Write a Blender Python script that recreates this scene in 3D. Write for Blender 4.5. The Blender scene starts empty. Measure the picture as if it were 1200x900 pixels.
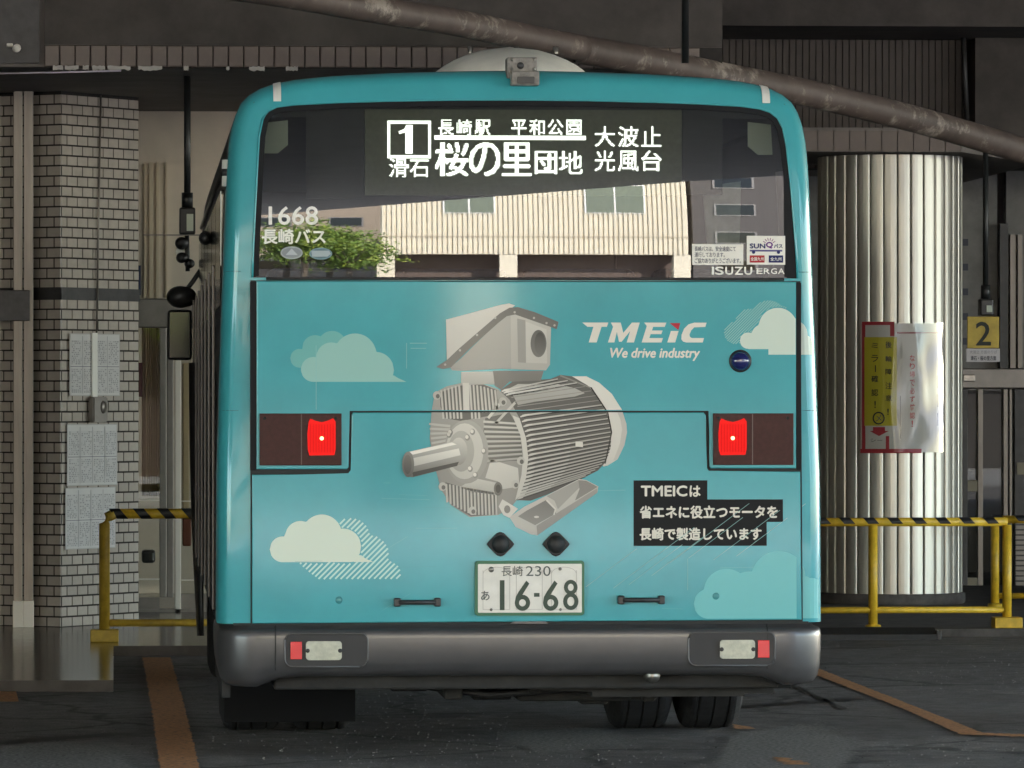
import bpy, bmesh, math, random
from mathutils import Vector, Matrix

random.seed(7)
SC = bpy.context.scene
COL = SC.collection

# ------------------------------------------------------------------ camera
F_PX = 6262.0; HORIZON = 460.0; YAW = math.atan(435 / F_PX); CAM_Y = -22.0; CAM_Z = 1.56
SA, CA = math.sin(YAW), math.cos(YAW)
_u0 = 11.5 / F_PX
CAM_X = -(-CAM_Y) * (SA + CA * _u0) / (CA - SA * _u0)
cam_d = bpy.data.cameras.new('camera')
cam = bpy.data.objects.new('camera', cam_d); COL.objects.link(cam)
cam.location = (CAM_X, CAM_Y, CAM_Z)
cam.rotation_euler = (math.radians(90), 0, -YAW)
cam_d.sensor_width = 36.0; cam_d.lens = F_PX * 36.0 / 1200.0
cam_d.shift_y = 10.0 / 1200.0
cam_d.clip_start = 0.1; cam_d.clip_end = 600
SC.camera = cam

# ------------------------------------------------------------------ world, sun, exposure
SUN_EL, SUN_AZ = math.radians(44), math.radians(34)     # sun stands over the terminal building, ahead of the camera
w = bpy.data.worlds.new('World'); SC.world = w; w.use_nodes = True
nt = w.node_tree; nt.nodes.clear()
sky = nt.nodes.new('ShaderNodeTexSky'); sky.sky_type = 'NISHITA'; sky.sun_disc = False
sky.sun_elevation = SUN_EL; sky.sun_rotation = SUN_AZ
bg = nt.nodes.new('ShaderNodeBackground'); bg.inputs['Strength'].default_value = 0.15
wo = nt.nodes.new('ShaderNodeOutputWorld')
nt.links.new(sky.outputs[0], bg.inputs['Color']); nt.links.new(bg.outputs[0], wo.inputs['Surface'])
sun_d = bpy.data.lights.new('sun', 'SUN'); sun_d.energy = 4.5; sun_d.angle = math.radians(0.53); sun_d.color = (1.0, 0.96, 0.90)
sun = bpy.data.objects.new('sun', sun_d); COL.objects.link(sun)
sun_dir = Vector((math.sin(SUN_AZ) * math.cos(SUN_EL), math.cos(SUN_AZ) * math.cos(SUN_EL), math.sin(SUN_EL)))
sun.rotation_euler = sun_dir.to_track_quat('Z', 'Y').to_euler()
sun.location = (0, 30, 40)
vs = SC.view_settings
vs.view_transform = 'Standard'; vs.look = 'None'; vs.gamma = 1.0; vs.use_curve_mapping = False
vs.exposure = 3.8
SC.render.engine = 'CYCLES'
SC.cycles.use_denoising = True
SC.cycles.max_bounces = 8; SC.cycles.diffuse_bounces = 4; SC.cycles.glossy_bounces = 4; SC.cycles.transparent_max_bounces = 10
SC.cycles.caustics_reflective = False; SC.cycles.caustics_refractive = False
SC.cycles.sample_clamp_indirect = 6.0

# ------------------------------------------------------------------ photo pixels to places
def ray(px, py):
    u = (px - 600) / F_PX
    return Vector((SA + CA * u, CA - SA * u, (HORIZON - py) / F_PX))
def PY(px, py, Y):
    """point on the plane y = Y seen at a photo pixel"""
    d = ray(px, py); t = (Y - CAM_Y) / d.y
    return Vector((CAM_X + t * d.x, Y, CAM_Z + t * d.z))
def PG(px, py, Z=0.0):
    """point on the level z = Z seen at a photo pixel"""
    d = ray(px, py); t = (Z - CAM_Z) / d.z
    return Vector((CAM_X + t * d.x, CAM_Y + t * d.y, Z))
def RX(px): return PY(px, 460, 0).x
def RZ(py): return PY(611.5, py, 0).z
def R2(pts): return [(RX(a), RZ(b)) for a, b in pts]
def lin(c):
    def f(v):
        v /= 255.0
        return v / 12.92 if v <= 0.04045 else ((v + 0.055) / 1.055) ** 2.4
    return (f(c[0]), f(c[1]), f(c[2]))
def smooth01(a, b, t):
    t = max(0.0, min(1.0, (t - a) / (b - a))); return t * t * (3 - 2 * t)
def interp(tab, v):
    if v <= tab[0][0]: return tab[0][1]
    for (a, fa), (b, fb) in zip(tab, tab[1:]):
        if v <= b: return fa + (fb - fa) * (v - a) / (b - a)
    return tab[-1][1]

# ------------------------------------------------------------------ materials
MATS = {}
def mat(name, col=(0.5, 0.5, 0.5), rough=0.5, metal=0.0, coat=0.0, var=0.0, scale=8.0, bump=0.0, bscale=60.0,
        col2=None, streak=False, spec=0.5, emit=None, estr=0.0, coat_rough=0.05, rvar=0.0):
    if name in MATS: return MATS[name]
    m = bpy.data.materials.new(name); m.use_nodes = True; MATS[name] = m
    n = m.node_tree; b = n.nodes['Principled BSDF']
    b.inputs['Base Color'].default_value = (*col, 1); b.inputs['Roughness'].default_value = rough
    b.inputs['Metallic'].default_value = metal; b.inputs['Coat Weight'].default_value = coat
    b.inputs['Coat Roughness'].default_value = coat_rough
    b.inputs['Specular IOR Level'].default_value = spec
    if emit:
        b.inputs['Emission Color'].default_value = (*emit, 1); b.inputs['Emission Strength'].default_value = estr
    if var or col2 or bump or rvar:
        tc = n.nodes.new('ShaderNodeTexCoord'); mp = n.nodes.new('ShaderNodeMapping')
        n.links.new(tc.outputs['Object'], mp.inputs['Vector'])
        if streak: mp.inputs['Scale'].default_value = (1, 1, 0.08)
        nz = n.nodes.new('ShaderNodeTexNoise'); nz.inputs['Scale'].default_value = scale
        nz.inputs['Detail'].default_value = 6; nz.inputs['Roughness'].default_value = 0.65
        n.links.new(mp.outputs[0], nz.inputs['Vector'])
        if var or col2:
            rp = n.nodes.new('ShaderNodeValToRGB')
            c2 = col2 if col2 else tuple(max(0, c * (1 - var)) for c in col)
            c1 = col if col2 else tuple(min(1, c * (1 + var)) for c in col)
            rp.color_ramp.elements[0].position = 0.35; rp.color_ramp.elements[1].position = 0.68
            rp.color_ramp.elements[0].color = (*c2, 1); rp.color_ramp.elements[1].color = (*c1, 1)
            n.links.new(nz.outputs['Fac'], rp.inputs['Fac']); n.links.new(rp.outputs[0], b.inputs['Base Color'])
        if rvar:
            mr = n.nodes.new('ShaderNodeMapRange')
            mr.inputs['To Min'].default_value = max(0.02, rough - rvar); mr.inputs['To Max'].default_value = min(1, rough + rvar)
            n.links.new(nz.outputs['Fac'], mr.inputs['Value']); n.links.new(mr.outputs[0], b.inputs['Roughness'])
        if bump:
            nb = n.nodes.new('ShaderNodeTexNoise'); nb.inputs['Scale'].default_value = bscale; nb.inputs['Detail'].default_value = 4
            n.links.new(tc.outputs['Object'], nb.inputs['Vector'])
            bp = n.nodes.new('ShaderNodeBump'); bp.inputs['Strength'].default_value = bump; bp.inputs['Distance'].default_value = 0.01
            n.links.new(nb.outputs['Fac'], bp.inputs['Height']); n.links.new(bp.outputs[0], b.inputs['Normal'])
    return m

def print_mat(name='print_ink', rough=0.5, coat=0.2):
    if name in MATS: return MATS[name]
    m = bpy.data.materials.new(name); m.use_nodes = True; MATS[name] = m
    n = m.node_tree; b = n.nodes['Principled BSDF']
    at = n.nodes.new('ShaderNodeAttribute'); at.attribute_name = 'Col'
    n.links.new(at.outputs['Color'], b.inputs['Base Color'])
    b.inputs['Roughness'].default_value = rough; b.inputs['Coat Weight'].default_value = coat
    b.inputs['Coat Roughness'].default_value = 0.06; b.inputs['Specular IOR Level'].default_value = 0.15
    return m

def glass_mat(name, tint=(0.6, 0.63, 0.58), ior=1.6, rough=0.0):
    if name in MATS: return MATS[name]
    m = bpy.data.materials.new(name); m.use_nodes = True; MATS[name] = m
    n = m.node_tree; n.nodes.clear()
    o = n.nodes.new('ShaderNodeOutputMaterial'); mx = n.nodes.new('ShaderNodeMixShader')
    tr = n.nodes.new('ShaderNodeBsdfTransparent'); tr.inputs['Color'].default_value = (*tint, 1)
    gl = n.nodes.new('ShaderNodeBsdfGlossy'); gl.inputs['Roughness'].default_value = rough; gl.inputs['Color'].default_value = (1, 1, 1, 1)
    fr = n.nodes.new('ShaderNodeFresnel'); fr.inputs['IOR'].default_value = ior
    n.links.new(fr.outputs[0], mx.inputs['Fac']); n.links.new(tr.outputs[0], mx.inputs[1]); n.links.new(gl.outputs[0], mx.inputs[2])
    n.links.new(mx.outputs[0], o.inputs['Surface'])
    return m

TEAL = (0.050, 0.350, 0.395)
M_TEAL = mat('teal_bus_paint', TEAL, 0.5, 0, 0.6, var=0.07, scale=2.2, bump=0.012, bscale=4.0, coat_rough=0.06, spec=0.15)
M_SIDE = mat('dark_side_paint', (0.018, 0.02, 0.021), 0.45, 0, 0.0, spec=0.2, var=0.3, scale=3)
M_BLACKGLASS = mat('black_glass', (0.008, 0.009, 0.01), 0.06)
M_RUBBER = mat('black_rubber', (0.018, 0.018, 0.019), 0.6, var=0.3, scale=30)
M_TYRE = mat('tyre_rubber', (0.016, 0.016, 0.017), 0.8, var=0.4, scale=25, bump=0.2)
M_SEAM = mat('panel_gap', (0.012, 0.014, 0.014), 0.7)
M_RECESS_SHADE = mat('recess_shade_grey', (0.040, 0.040, 0.042), 0.5, spec=0.25)  # bumper grey darkened, the shade of the lamp recess put into the colour
M_BUMPER = mat('grey_bumper_paint', (0.075, 0.074, 0.077), 0.36, 0.35, 0.3, var=0.10, scale=5, bump=0.02, bscale=12, coat_rough=0.15)
M_FRIT = mat('black_frit', (0.010, 0.011, 0.013), 0.5, spec=0.12)
M_BLACKPL = mat('black_plastic', (0.022, 0.022, 0.023), 0.42, var=0.2, scale=14)
M_UNDER = mat('underbody_dirt', (0.022, 0.021, 0.020), 0.85, var=0.4, scale=9)
M_INT = mat('bus_interior', (0.035, 0.037, 0.038), 0.8, var=0.2, scale=3)
M_INTL = mat('pale_interior_trim', (0.42, 0.47, 0.42), 0.6)
M_CURT = mat('grey_curtain', (0.30, 0.33, 0.34), 0.8, var=0.2, scale=9)
M_CREAM = mat('cream_plastic', (0.86, 0.83, 0.76), 0.45, var=0.08, scale=6)
M_WHITEP = mat('white_paint', (0.74, 0.72, 0.67), 0.4)
M_GREEN = mat('plate_green', (0.018, 0.13, 0.06), 0.4)
M_DIGIT = mat('plate_digit_green', (0.055, 0.075, 0.055), 0.5)
M_STEEL = mat('bare_steel', (0.27, 0.255, 0.23), 0.32, 0.9, var=0.25, scale=16)
M_REDLENS = mat('dark_red_lens', (0.050, 0.015, 0.013), 0.45, spec=0.2, var=0.15, scale=60)
M_REDRIB = mat('lit_red_rib', (0.2, 0.004, 0.004), 0.6, spec=0.05, emit=(1.0, 0.01, 0.01), estr=0.030)
M_BRACKET = mat('weathered_bracket', (0.20, 0.185, 0.165), 0.5, var=0.35, scale=30)
M_REDREF = mat('red_reflector', (0.72, 0.025, 0.03), 0.2, coat=0.6)
M_CLEAR = mat('clear_lamp_lens', (0.50, 0.50, 0.40), 0.15, coat=0.7, var=0.15, scale=45)
M_BLUE = mat('blue_lens', (0.010, 0.014, 0.10), 0.12, coat=0.8)
M_REDLIT = mat('lit_red_lamp', (0.25, 0.004, 0.004), 0.6, spec=0.05, emit=(1.0, 0.022, 0.018), estr=0.058)
M_REDHOT = mat('lamp_filament', (0.8, 0.4, 0.2), 0.3, emit=(1.0, 0.62, 0.25), estr=0.25)
M_REDGLOW = mat('lamp_core', (0.3, 0.02, 0.01), 0.6, spec=0.05, emit=(1.0, 0.07, 0.045), estr=0.10)
M_LED = mat('led_white', (0.5, 0.5, 0.5), 0.5, emit=(0.96, 1.0, 0.95), estr=0.22)
M_LEDBOARD = mat('led_board', (0.13, 0.135, 0.095), 0.6, var=0.12, scale=60)
M_PRINT = print_mat()
M_PAPER = print_mat('paper_print', 0.6, 0.0)
M_GLASS = glass_mat('rear_glass', (0.62, 0.66, 0.60), 1.75)
M_SHOPGLASS = glass_mat('shop_glass', (0.90, 0.90, 0.87), 1.22)
M_FILM = glass_mat('clear_film', (0.93, 0.93, 0.92), 1.45, 0.08)
M_TILE = mat('glazed_tile', (0.50, 0.455, 0.41), 0.22, var=0.10, scale=7, rvar=0.08)
M_GROUT = mat('dark_grout', (0.035, 0.031, 0.029), 0.9, var=0.2, scale=30)
M_ALU = mat('anodised_aluminium', (0.21, 0.19, 0.17), 0.40, 0.6, var=0.15, scale=20, streak=True)
M_FLUTE = mat('fluted_aluminium', (0.60, 0.575, 0.51), 0.40, 0.72, var=0.22, scale=7, streak=True, rvar=0.1)
M_DARKMETAL = mat('dark_metal', (0.055, 0.054, 0.056), 0.45, 0.4, var=0.2, scale=12)
M_BLACKMETAL = mat('black_painted_metal', (0.015, 0.017, 0.018), 0.4, var=0.3, scale=14)
M_YELLOW = mat('yellow_paint', (0.74, 0.48, 0.035), 0.42, var=0.18, scale=18, bump=0.05)
M_YELBLK = mat('black_hazard_tape', (0.016, 0.017, 0.02), 0.45)
M_CEIL = mat('canopy_underside', (0.56, 0.56, 0.56), 0.8, var=0.1, scale=1.5)
M_BOUNCE = mat('pale_bounce_ground', (0.36, 0.355, 0.345), 0.85, var=0.15, scale=0.8)
M_CONC = mat('dark_concrete', (0.085, 0.075, 0.070), 0.85, var=0.25, scale=3, bump=0.15, bscale=25)
M_SOFFIT = mat('soffit_paint', (0.19, 0.17, 0.16), 0.8, var=0.15, scale=3)
M_FTILE = mat('brown_fascia_tile', (0.15, 0.115, 0.10), 0.4, var=0.2, scale=5)
M_RIB = mat('brown_ribbed_panel', (0.085, 0.068, 0.060), 0.6, var=0.15, scale=4)
M_PIPE = mat('peeling_brown_pipe', (0.105, 0.078, 0.068), 0.6, var=0.25, scale=6, bump=0.2, bscale=14)
M_PLASTER = mat('beige_wall', (0.72, 0.63, 0.52), 0.6, var=0.07, scale=2.5)
M_BEIGE = mat('beige_curtain', (0.68, 0.55, 0.37), 0.8, var=0.2, scale=3, streak=True)
M_WHITEST = mat('white_post', (0.86, 0.80, 0.70), 0.5)
M_GREYST = mat('grey_steel_trim', (0.24, 0.22, 0.205), 0.4, 0.4, var=0.1, scale=9)
M_GREYWALL = mat('grey_wall_panel', (0.20, 0.195, 0.19), 0.6, var=0.2, scale=5)
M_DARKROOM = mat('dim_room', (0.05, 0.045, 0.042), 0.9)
M_STONE = mat('polished_floor_stone', (0.055, 0.048, 0.047), 0.16, var=0.15, scale=14, rvar=0.05)
M_KERB = mat('kerb_concrete', (0.11, 0.10, 0.095), 0.85, var=0.3, scale=9, bump=0.2)

def asphalt_mat():
    m = bpy.data.materials.new('worn_asphalt'); m.use_nodes = True
    n = m.node_tree; b = n.nodes['Principled BSDF']
    tc = n.nodes.new('ShaderNodeTexCoord')
    def noise(s, d, r=0.6, sc=None):
        q = n.nodes.new('ShaderNodeTexNoise'); q.inputs['Scale'].default_value = s; q.inputs['Detail'].default_value = d; q.inputs['Roughness'].default_value = r
        if sc:
            mp = n.nodes.new('ShaderNodeMapping'); mp.inputs['Scale'].default_value = sc
            n.links.new(tc.outputs['Object'], mp.inputs['Vector']); n.links.new(mp.outputs[0], q.inputs['Vector'])
        else: n.links.new(tc.outputs['Object'], q.inputs['Vector'])
        return q
    def ramp(src, p0, c0, p1, c1):
        r = n.nodes.new('ShaderNodeValToRGB'); e = r.color_ramp.elements
        e[0].position = p0; e[1].position = p1; e[0].color = (*c0, 1); e[1].color = (*c1, 1)
        n.links.new(src, r.inputs['Fac']); return r
    def mul(a, bb):
        x = n.nodes.new('ShaderNodeMix'); x.data_type = 'RGBA'; x.blend_type = 'MULTIPLY'; x.inputs['Factor'].default_value = 1
        n.links.new(a, x.inputs['A']); n.links.new(bb, x.inputs['B']); return x.outputs['Result']
    big = ramp(noise(0.55, 5).outputs['Fac'], 0.35, (0.145, 0.142, 0.144), 0.65, (0.25, 0.243, 0.238))
    mid = ramp(noise(7.0, 9, 0.78).outputs['Fac'], 0.36, (0.50, 0.50, 0.51), 0.60, (1.12, 1.11, 1.1))
    agg = ramp(noise(90, 4, 0.85).outputs['Fac'], 0.36, (0.35, 0.35, 0.36), 0.66, (1.7, 1.65, 1.6))
    vor = n.nodes.new('ShaderNodeTexVoronoi'); vor.inputs['Scale'].default_value = 0.42; vor.feature = 'DISTANCE_TO_EDGE'
    wob = noise(1.5, 5); va = n.nodes.new('ShaderNodeVectorMath'); va.operation = 'MULTIPLY_ADD'; va.inputs[1].default_value = (0.5, 0.5, 0.5)
    n.links.new(wob.outputs['Color'], va.inputs[0]); n.links.new(tc.outputs['Object'], va.inputs[2]); n.links.new(va.outputs[0], vor.inputs['Vector'])
    crk = ramp(vor.outputs['Distance'], 0.004, (0.42, 0.42, 0.42), 0.014, (1, 1, 1))
    c = mul(mul(mul(big.outputs[0], mid.outputs[0]), agg.outputs[0]), crk.outputs[0])
    n.links.new(c, b.inputs['Base Color'])
    mr = n.nodes.new('ShaderNodeMapRange'); mr.inputs['From Min'].default_value = 0.35; mr.inputs['From Max'].default_value = 0.65
    mr.inputs['To Min'].default_value = 0.48; mr.inputs['To Max'].default_value = 0.85
    n.links.new(noise(1.1, 5).outputs['Fac'], mr.inputs['Value']); n.links.new(mr.outputs[0], b.inputs['Roughness'])
    bp = n.nodes.new('ShaderNodeBump'); bp.inputs['Strength'].default_value = 0.5; bp.inputs['Distance'].default_value = 0.006
    n.links.new(noise(120, 4).outputs['Fac'], bp.inputs['Height']); n.links.new(bp.outputs[0], b.inputs['Normal'])
    return m
M_ASPH = asphalt_mat()
def pipe_mat():
    # brown paint flaking off in pale patches
    m = MATS['peeling_brown_pipe']; n = m.node_tree; b = n.nodes['Principled BSDF']
    old = b.inputs['Base Color'].links[0].from_socket
    tc = n.nodes.new('ShaderNodeTexCoord')
    q = n.nodes.new('ShaderNodeTexNoise'); q.inputs['Scale'].default_value = 3.2; q.inputs['Detail'].default_value = 9; q.inputs['Roughness'].default_value = 0.72
    n.links.new(tc.outputs['Object'], q.inputs['Vector'])
    r = n.nodes.new('ShaderNodeValToRGB'); r.color_ramp.elements[0].position = 0.53; r.color_ramp.elements[1].position = 0.62
    n.links.new(q.outputs['Fac'], r.inputs['Fac'])
    x = n.nodes.new('ShaderNodeMix'); x.data_type = 'RGBA'; x.inputs['B'].default_value = (0.36, 0.31, 0.27, 1)
    n.links.new(r.outputs[0], x.inputs['Factor']); n.links.new(old, x.inputs['A']); n.links.new(x.outputs['Result'], b.inputs['Base Color'])
pipe_mat()

def line_mat():
    m = bpy.data.materials.new('worn_orange_line'); m.use_nodes = True
    n = m.node_tree; b = n.nodes['Principled BSDF']; b.inputs['Roughness'].default_value = 0.75
    tc = n.nodes.new('ShaderNodeTexCoord')
    q = n.nodes.new('ShaderNodeTexNoise'); q.inputs['Scale'].default_value = 45; q.inputs['Detail'].default_value = 8; q.inputs['Roughness'].default_value = 0.75
    n.links.new(tc.outputs['Object'], q.inputs['Vector'])
    r = n.nodes.new('ShaderNodeValToRGB'); e = r.color_ramp.elements
    e[0].position = 0.36; e[0].color = (0.15, 0.12, 0.095, 1); e[1].position = 0.48; e[1].color = (0.62, 0.29, 0.115, 1)
    x = e.new(0.70); x.color = (0.74, 0.39, 0.18, 1)
    n.links.new(q.outputs['Fac'], r.inputs['Fac']); n.links.new(r.outputs[0], b.inputs['Base Color'])
    return m
M_LINE = line_mat()

# ------------------------------------------------------------------ object helpers
def tag(o, label=None, cat=None, group=None, kind=None):
    if label: o['label'] = label
    if cat: o['category'] = cat
    if group: o['group'] = group
    if kind: o['kind'] = kind
    return o
def empty(name, loc=(0, 0, 0), label=None, cat=None, group=None):
    o = bpy.data.objects.new(name, None); COL.objects.link(o); o.location = loc; o.empty_display_size = 0.2
    return tag(o, label, cat, group)
def link(name, me, m=None, parent=None, smooth=False):
    o = bpy.data.objects.new(name, me); COL.objects.link(o)
    if m is not None and not me.materials: me.materials.append(m)
    if parent is not None:
        o.parent = parent
        L = parent.location.copy(); q = parent.parent
        while q is not None: L += q.location; q = q.parent
        o.location = -L          # meshes are written in world coordinates; parents are unrotated
    if smooth:
        for p in me.polygons: p.use_smooth = True
    return o
def from_bm(name, bm, m, parent=None, smooth=False):
    me = bpy.data.meshes.new(name)
    bmesh.ops.recalc_face_normals(bm, faces=bm.faces); bm.to_mesh(me); bm.free()
    return link(name, me, m, parent, smooth)
def pydata(name, v, f, m, parent=None, smooth=False):
    me = bpy.data.meshes.new(name); me.from_pydata([tuple(a) for a in v], [], f); me.update()
    return link(name, me, m, parent, smooth)
def bm_box(bm, x0, x1, y0, y1, z0, z1):
    vs_ = [bm.verts.new((x, y, z)) for x in (x0, x1) for y in (y0, y1) for z in (z0, z1)]
    for q in ((0, 1, 3, 2), (4, 6, 7, 5), (0, 4, 5, 1), (2, 3, 7, 6), (0, 2, 6, 4), (1, 5, 7, 3)):
        bm.faces.new([vs_[i] for i in q])
    return vs_
def box(name, x0, x1, y0, y1, z0, z1, m, parent=None, bevel=0.0, seg=2):
    bm = bmesh.new(); bm_box(bm, min(x0, x1), max(x0, x1), min(y0, y1), max(y0, y1), min(z0, z1), max(z0, z1))
    if bevel: bmesh.ops.bevel(bm, geom=bm.edges[:], offset=bevel, segments=seg, affect='EDGES', profile=0.5)
    return from_bm(name, bm, m, parent)
def pbox(name, px0, px1, py0, py1, Y, depth, m, parent=None, bevel=0.0):
    """a box whose near face, on the plane y = Y, spans the photo pixels given"""
    a = PY(px0, py1, Y); b = PY(px1, py0, Y)
    return box(name, a.x, b.x, Y, Y + depth, a.z, b.z, m, parent, bevel)
def prism(name, pts, y0, y1, m, parent=None, bevel=0.0, seg=2):
    """outline in (x, z) extruded from y0 to y1"""
    bm = bmesh.new()
    a = [bm.verts.new((x, y0, z)) for x, z in pts]; b = [bm.verts.new((x, y1, z)) for x, z in pts]
    n = len(pts); fr = bm.faces.new(a); bm.faces.new(b[::-1])
    for i in range(n): bm.faces.new((a[i], b[i], b[(i + 1) % n], a[(i + 1) % n]))
    if bevel:
        es = [e for e in fr.edges]
        bmesh.ops.bevel(bm, geom=es, offset=bevel, segments=seg, affect='EDGES', profile=0.5)
    return from_bm(name, bm, m, parent)
def round_rect(x0, x1, z0, z1, r, n=5):
    o = []
    for cx, cz, a0 in ((x1 - r, z0 + r, -90), (x1 - r, z1 - r, 0), (x0 + r, z1 - r, 90), (x0 + r, z0 + r, 180)):
        for i in range(n + 1):
            t = math.radians(a0 + 90 * i / n); o.append((cx + r * math.cos(t), cz + r * math.sin(t)))
    return o
def tube(name, pts, r, m, parent=None, seg=12, smooth=True, rx=None):
    pts = [Vector(p) for p in pts]; bm = bmesh.new(); rings = []
    for i, p in enumerate(pts):
        t = (pts[min(i + 1, len(pts) - 1)] - pts[max(i - 1, 0)]).normalized()
        ref = Vector((0, 0, 1)) if abs(t.z) < 0.9 else Vector((1, 0, 0))
        s = t.cross(ref).normalized(); u = s.cross(t).normalized()
        rings.append([bm.verts.new(p + s * math.cos(2 * math.pi * k / seg) * (rx or r) + u * math.sin(2 * math.pi * k / seg) * r) for k in range(seg)])
    for a, b in zip(rings, rings[1:]):
        for k in range(seg): bm.faces.new((a[k], a[(k + 1) % seg], b[(k + 1) % seg], b[k]))
    bm.faces.new(rings[0][::-1]); bm.faces.new(rings[-1])
    return from_bm(name, bm, m, parent, smooth)
def lathe(name, prof, origin, axis, m, parent=None, seg=32, smooth=True, squash=(1, 1)):
    """prof: (radius, distance along the axis)"""
    ax = Vector(axis).normalized(); ref = Vector((0, 0, 1)) if abs(ax.z) < 0.9 else Vector((1, 0, 0))
    s = ax.cross(ref).normalized(); u = s.cross(ax); O = Vector(origin); bm = bmesh.new(); rings = []
    for r, d in prof:
        if r < 1e-6: rings.append([bm.verts.new(O + ax * d)])
        else: rings.append([bm.verts.new(O + ax * d + s * r * squash[0] * math.cos(2 * math.pi * k / seg) + u * r * squash[1] * math.sin(2 * math.pi * k / seg)) for k in range(seg)])
    for a, b in zip(rings, rings[1:]):
        for k in range(seg):
            k2 = (k + 1) % seg
            if len(a) == 1 and len(b) == 1: continue
            if len(a) == 1: bm.faces.new((a[0], b[k2], b[k]))
            elif len(b) == 1: bm.faces.new((a[k], a[k2], b[0]))
            else: bm.faces.new((a[k], a[k2], b[k2], b[k]))
    return from_bm(name, bm, m, parent, smooth)

class Sheet:
    """flat print: coloured patches laid on a surface y(x, z), each layer a hair in front of the one below"""
    def __init__(s, surf, step=0.0005): s.v = []; s.f = []; s.c = []; s.surf = surf; s.step = step
    def quadlist(s, vs_, fs, cols, level=0):
        o = len(s.v)
        for q in vs_: s.v.append((q[0], s.surf(q[0], q[1]) - s.step * (level + 1) - (q[2] if len(q) > 2 else 0.0), q[1]))
        for f in fs: s.f.append(tuple(i + o for i in f))
        s.c += cols
    def poly(s, pts, col, level=0, col_b=None):
        """outline polygon, may be concave; col_b: colour at the lower end"""
        bm = bmesh.new(); vs_ = [bm.verts.new((x, 0, z)) for x, z in pts]
        bm.faces.new(vs_); bm.normal_update(); bmesh.ops.triangulate(bm, faces=bm.faces[:])
        bm.verts.index_update()
        zs = [p[1] for p in pts]; z0, z1 = min(zs), max(zs)
        cc = [col if not col_b else tuple(col[i] * (p[1] - z0) / (z1 - z0 + 1e-9) + col_b[i] * (z1 - p[1]) / (z1 - z0 + 1e-9) for i in range(3)) for p in pts]
        s.quadlist(pts, [tuple(v.index for v in f.verts) for f in bm.faces], cc, level); bm.free()
    def mesh(s, V, F, col, level=0): s.quadlist([(v[0], v[1]) for v in V], F, [col] * len(V), level)
    def loose(s, V, F, col, level=0):
        # every face on its own hair-thin step, so that overlapping strokes never share a plane
        P = []; Q = []
        for i, f in enumerate(F):
            o = len(P); P += [(V[k][0], V[k][1], (i % 17) * 3e-6) for k in f]; Q.append(tuple(range(o, o + len(f))))
        s.quadlist(P, Q, [col] * len(P), level)
    def build(s, name, m, parent=None):
        me = bpy.data.meshes.new(name); me.from_pydata(s.v, [], s.f); me.update()
        at = me.color_attributes.new('Col', 'FLOAT_COLOR', 'POINT')
        for i, c in enumerate(s.c): at.data[i].color = (*c, 1)
        return link(name, me, m, parent)

_TXT = {}
def text_mesh(s, bold=0.0, shear=0.0):
    """triangulated lettering scaled to the unit box (default font with its fallbacks)"""
    key = (s, bold, shear)
    if key in _TXT: return _TXT[key]
    cu = bpy.data.curves.new('lettering', 'FONT'); cu.body = s; cu.offset = bold; cu.shear = shear; cu.resolution_u = 3
    cu.fill_mode = 'FRONT'
    o = bpy.data.objects.new('lettering', cu); COL.objects.link(o)
    bpy.context.view_layer.update()
    dg = bpy.context.evaluated_depsgraph_get(); me = bpy.data.meshes.new_from_object(o.evaluated_get(dg))
    V = [(v.co.x, v.co.y) for v in me.vertices]; Fc = [tuple(p.vertices) for p in me.polygons]
    bpy.data.objects.remove(o); bpy.data.curves.remove(cu); bpy.data.meshes.remove(me)
    x0 = min(v[0] for v in V); x1 = max(v[0] for v in V); y0 = min(v[1] for v in V); y1 = max(v[1] for v in V)
    V = [((a - x0) / (x1 - x0), (b - y0) / (y1 - y0)) for a, b in V]
    _TXT[key] = (V, Fc); return _TXT[key]
def put_text(sh, s, x0, x1, z0, z1, col, level=2, bold=0.0, shear=0.0):
    V, Fc = text_mesh(s, 0.0, shear)
    b_ = bold * min(z1 - z0, .08) * 1.6                       # heavier strokes: the same letters laid over each other, a hair apart
    x0 += b_; x1 -= b_; z0 += b_; z1 -= b_
    if b_:
        for k_, (ox, oz) in enumerate(((-b_, 0), (b_, 0), (0, b_), (0, -b_))):
            sh.loose([(x0 + (x1 - x0) * a + ox, z0 + (z1 - z0) * b + oz) for a, b in V], Fc, col, level + .12 * (k_ + 1))
    sh.loose([(x0 + (x1 - x0) * a, z0 + (z1 - z0) * b) for a, b in V], Fc, col, level)
def rear_text(sh, s, px0, px1, py0, py1, col, level=2, bold=0.0, shear=0.0):
    put_text(sh, s, RX(px0), RX(px1), RZ(py1), RZ(py0), col, level, bold, shear)

# ================================================================== THE SETTING
ground = box('ground', -150, 150, -150, 120, -0.5, 0.0, M_ASPH); tag(ground, 'worn dark grey asphalt of the bus bay', 'ground', kind='structure')

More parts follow.
